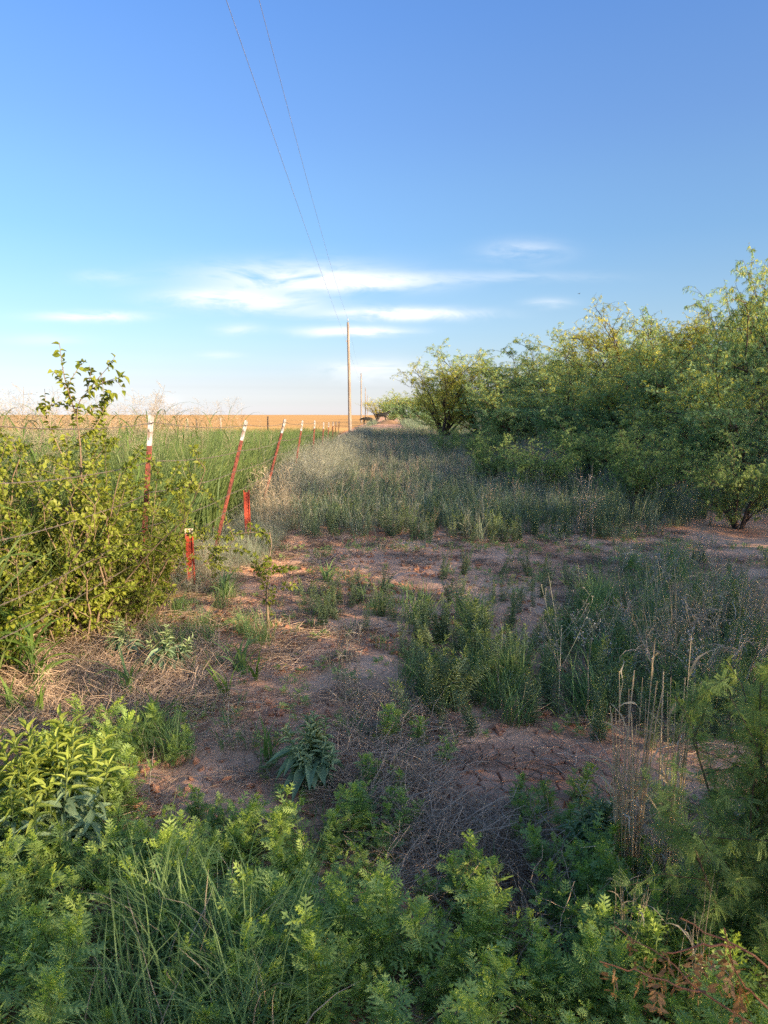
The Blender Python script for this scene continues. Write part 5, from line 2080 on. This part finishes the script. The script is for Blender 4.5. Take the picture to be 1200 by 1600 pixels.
# the meadow of grey weeds beyond the soil band
MW = [joined(make_horseweed(.6, 5, False, .0035, .045, .45, [M['meadow_green'], M['meadow_green']]), 'meadow_weed'),
      joined(make_horseweed(.55, 4, True, .004, .05, .5, [M['meadow_green'], M['horse_tip']]), 'meadow_weed'),
      joined(make_branchy_dead(.66, 26), 'meadow_weed'), joined(make_branchy_dead(.6, 18, 'straw_old'), 'meadow_weed'),
      joined(make_stalks(.7, 14, .25, .08, .0018, 'meadow_grey', 2, 30), 'meadow_weed'),
      joined(make_grass(.5, 60, .003, .08, (.3, 1.3), 'meadow_green', dry=.3, drymat='meadow_grey'), 'meadow_weed')]


def meadow_keep(x, y):
    edge = 8.7 + rng.exponential(.6, len(x)) + .5 * (vnoise(x * 1.5, y * 0, 31) - .5) * 2 + .55 * sstep(2.6, 5.5, x) * 3
    left = -1.1 - .55 * sstep(10, 22, y) * 0 + .25 * (vnoise(y * .6, y * 0, 8) - .5)
    return (y > edge) & (x > left) & (x < .62 * y + 1)


def meadow(nm, n, y0, y1, x1, s, label):
    P = mass_points(n, lambda m: U(-1.2, x1, m), lambda m: U(y0, y1, m), meadow_keep)
    m = len(P)
    w = vnoise(P[:, 0] * .35 + 3, P[:, 1] * .25, 77)
    near = 1 - sstep(9.5, 13, P[:, 1])
    r = rng.random(m)
    green = np.clip(.30 + .45 * near + .5 * (w - .5), 0, 1)
    idx = np.where(r < green, rng.choice([0, 1, 5, 0], m), rng.choice([2, 3, 4, 5, 0, 4], m))
    scl = U(*s, m) * (1 - .25 * sstep(15, 40, P[:, 1]))
    scatter(nm, MW, P, rng.random(m) * 6.28, scl, rng.normal(0, .10, (m, 2)), label, 'weeds', idx=idx)


meadow('meadow_weeds', 8600, 8.6, 20, 13, (.35, 1.05), 'grey green weeds with pale heads filling the meadow beyond the bare soil')
meadow('far_meadow_weeds', 11000, 20, 66, 24, (.8, 1.3), 'grey meadow weeds running far back along the fence')
print('masses 1')

# low brush under the trees, and at the end of the track
BR = [joined(make_grass(.55, 90, .006, .22, (.3, 1.6), 'meadow_green', dry=.35, drymat='meadow_grey'), 'brush')]
P = mass_points(2600, lambda n: U(3, 40, n), lambda n: U(11, 75, n), lambda x, y: (x > 3.2 + .03 * y) & (x < .62 * y + 3))
go('undergrowth', BR, P, (.5, 1.2), .2, 'grassy undergrowth on the bank below the mesquite trees', 'undergrowth')
P = mass_points(1500, lambda n: U(-8, 12, n), lambda n: U(66, 135, n), lambda x, y: (np.abs(x - mound_xy[0] * y / 120.0) > 2.3) & (x > fence_x(y)))
go('far_brush', BR, P, (1.2, 2.3), .2, 'low brush and grass at the far end of the track', 'brush')

# straw litter and thatch lying on the ground
LT = []
for k in range(4):
    g = Geo()
    n = 34
    b = np.c_[rng.normal(0, .07, (n, 2)), U(.004, .028, n)]
    P = arcs(b, rng.random(n) * 6.28, U(.06, .22, n), np.full(n, 1.45) + rng.normal(0, .10, n), U(-.1, .25, n), 5, 1, .35)
    P[:, :, 2] = np.maximum(P[:, :, 2], .003)
    tubes(g, P, np.linspace(.0017, .0009, 5)[None] * U(.6, 1.5, (n, 1)), 3)
    LT.append(g.mesh('litter', M['straw_old' if k % 2 else 'woody']))
TH = []
for k in range(3):
    g = Geo()
    n = 46
    b = np.c_[rng.normal(0, .08, (n, 2)), U(.0, .05, n)]
    P = arcs(b, rng.random(n) * 6.28, U(.10, .30, n), U(.7, 1.5, n), U(.1, .9, n), 6, 1, .45)
    P[:, :, 2] = np.maximum(P[:, :, 2], .004)
    tubes(g, P, np.linspace(.0021, .0009, 6)[None] * U(.5, 1.4, (n, 1)), 3)
    TH.append(g.mesh('thatch', M['straw_old']))


def poly_keep(*polys):
    fs = [inside(p)[0] for p in polys]

    def f(x, y):
        a, b = px_of(x, y)
        return np.array([any(q(u, v) for q in fs) for u, v in zip(a, b)])
    return f


PK1 = poly_keep([(540, 1150), (690, 1160), (700, 1250), (860, 1290), (860, 1600), (780, 1600), (800, 1430), (600, 1400), (560, 1300), (520, 1230)],
                [(0, 1010), (320, 990), (330, 1110), (140, 1160), (0, 1170)], [(820, 1400), (880, 1400), (860, 1640), (780, 1640)], [(560, 1100), (640, 1090), (650, 1160), (560, 1160)])
P = mass_points(1900, lambda n: U(-2.2, 1.2, n), lambda n: U(1.5, 5, n), PK1)
go('thatch', TH, P, (.5, .95), .15, 'grey brown dead grass thatch lying flattened on the ground', 'dead grass')
PK2 = poly_keep([(0, 1000), (340, 880), (420, 840), (520, 820), (530, 960), (560, 1100), (1200, 1130), (1200, 1600), (0, 1600)], [(860, 850), (1200, 850), (1200, 1200), (900, 1200)])
P = mass_points(1150, lambda n: U(-3, 3.2, n), lambda n: U(1.5, 9.5, n), PK2)
P2 = mass_points(280, lambda n: U(-1.8, 4, n), lambda n: U(4, 9.5, n), lambda x, y: x > -1.6)
go('ground_litter', LT, np.concatenate([P, P2]), (.5, 1.2), .05, 'thin dead twigs and straw scattered over the soil', 'litter')

# brown wiry bramble in the foreground gap
g = Geo()
n = 900
b = np.c_[rng.normal(0, .13, n), rng.normal(0, .10, n), U(0, .05, n)]
P = arcs(b, rng.random(n) * 6.28, U(.04, .13, n), U(.1, 1.5, n), U(-.6, .8, n), 5, 1, .6)
tubes(g, P, .0006, 3)
x, y = ground_at(795, 1375)
o = mobj('wiry_bramble', g.mesh('wiry_bramble', M['woody']))
o.location = (x, y, ht1(x, y))
tag(o, 'brown wiry dead bramble behind the bottom centre ragweed', 'dead weed')

# small creeping seedlings on open soil
SD = []
for k in range(3):
    g = Geo()
    n = 14
    a = rng.random(n) * 6.28
    d = np.stack([np.cos(a), np.sin(a), U(.1, .9, n)], -1)
    batch(g, T_PIN[k % 3], np.c_[rng.normal(0, .012, (n, 2)), U(.0, .02, n)], d, np.array([[0, 0, 1.0]]) + 0 * d, U(.02, .045, n), U(.02, .045, n), 0)
    SD.append(g.mesh('seedling', M['ragweed']))
SD.append(joined(make_grass(.12, 16, .0016, .02, mat='grass', dry=.3, drymat='straw_old'), 'seedling'))
P = mass_points(3600, lambda n: U(-3, 4.5, n), lambda n: U(1.5, 9.5, n), lambda x, y: (fbm(x * 1.3, y * 1.3, 66, 3) > .47) & (crack_mask(x, y) > 1.2))
go('seedlings', SD, P, (.6, 1.5), .15, 'tiny seedlings and grass sprouts over the open soil', 'seedlings')

# clods on the track
CLD = []
for k in range(4):
    import bmesh
    bm = bmesh.new()
    bmesh.ops.create_icosphere(bm, subdivisions=1, radius=.02)
    for v in bm.verts:
        v.co *= U(.6, 1.25)
        v.co.z *= .6
    me = bpy.data.meshes.new('clod')
    bm.to_mesh(me)
    bm.free()
    me.materials.append(M['clod'])
    CLD.append(me)
P = mass_points(7000, lambda n: U(-2.2, 2.5, n), lambda n: U(2.2, 12, n), lambda x, y: (vnoise(x * 2.3, y * 2.3, 12) > .42) & (np.abs(x + .8) < 1.0 + rng.random(len(x)) * 1.5) & (crack_mask(x, y) > 1.3))
P[:, 2] += .004
go('soil_clods', CLD, P, (.2, 1.5), .6, 'crumbled red soil clods on the trampled track', 'soil')
print('done')
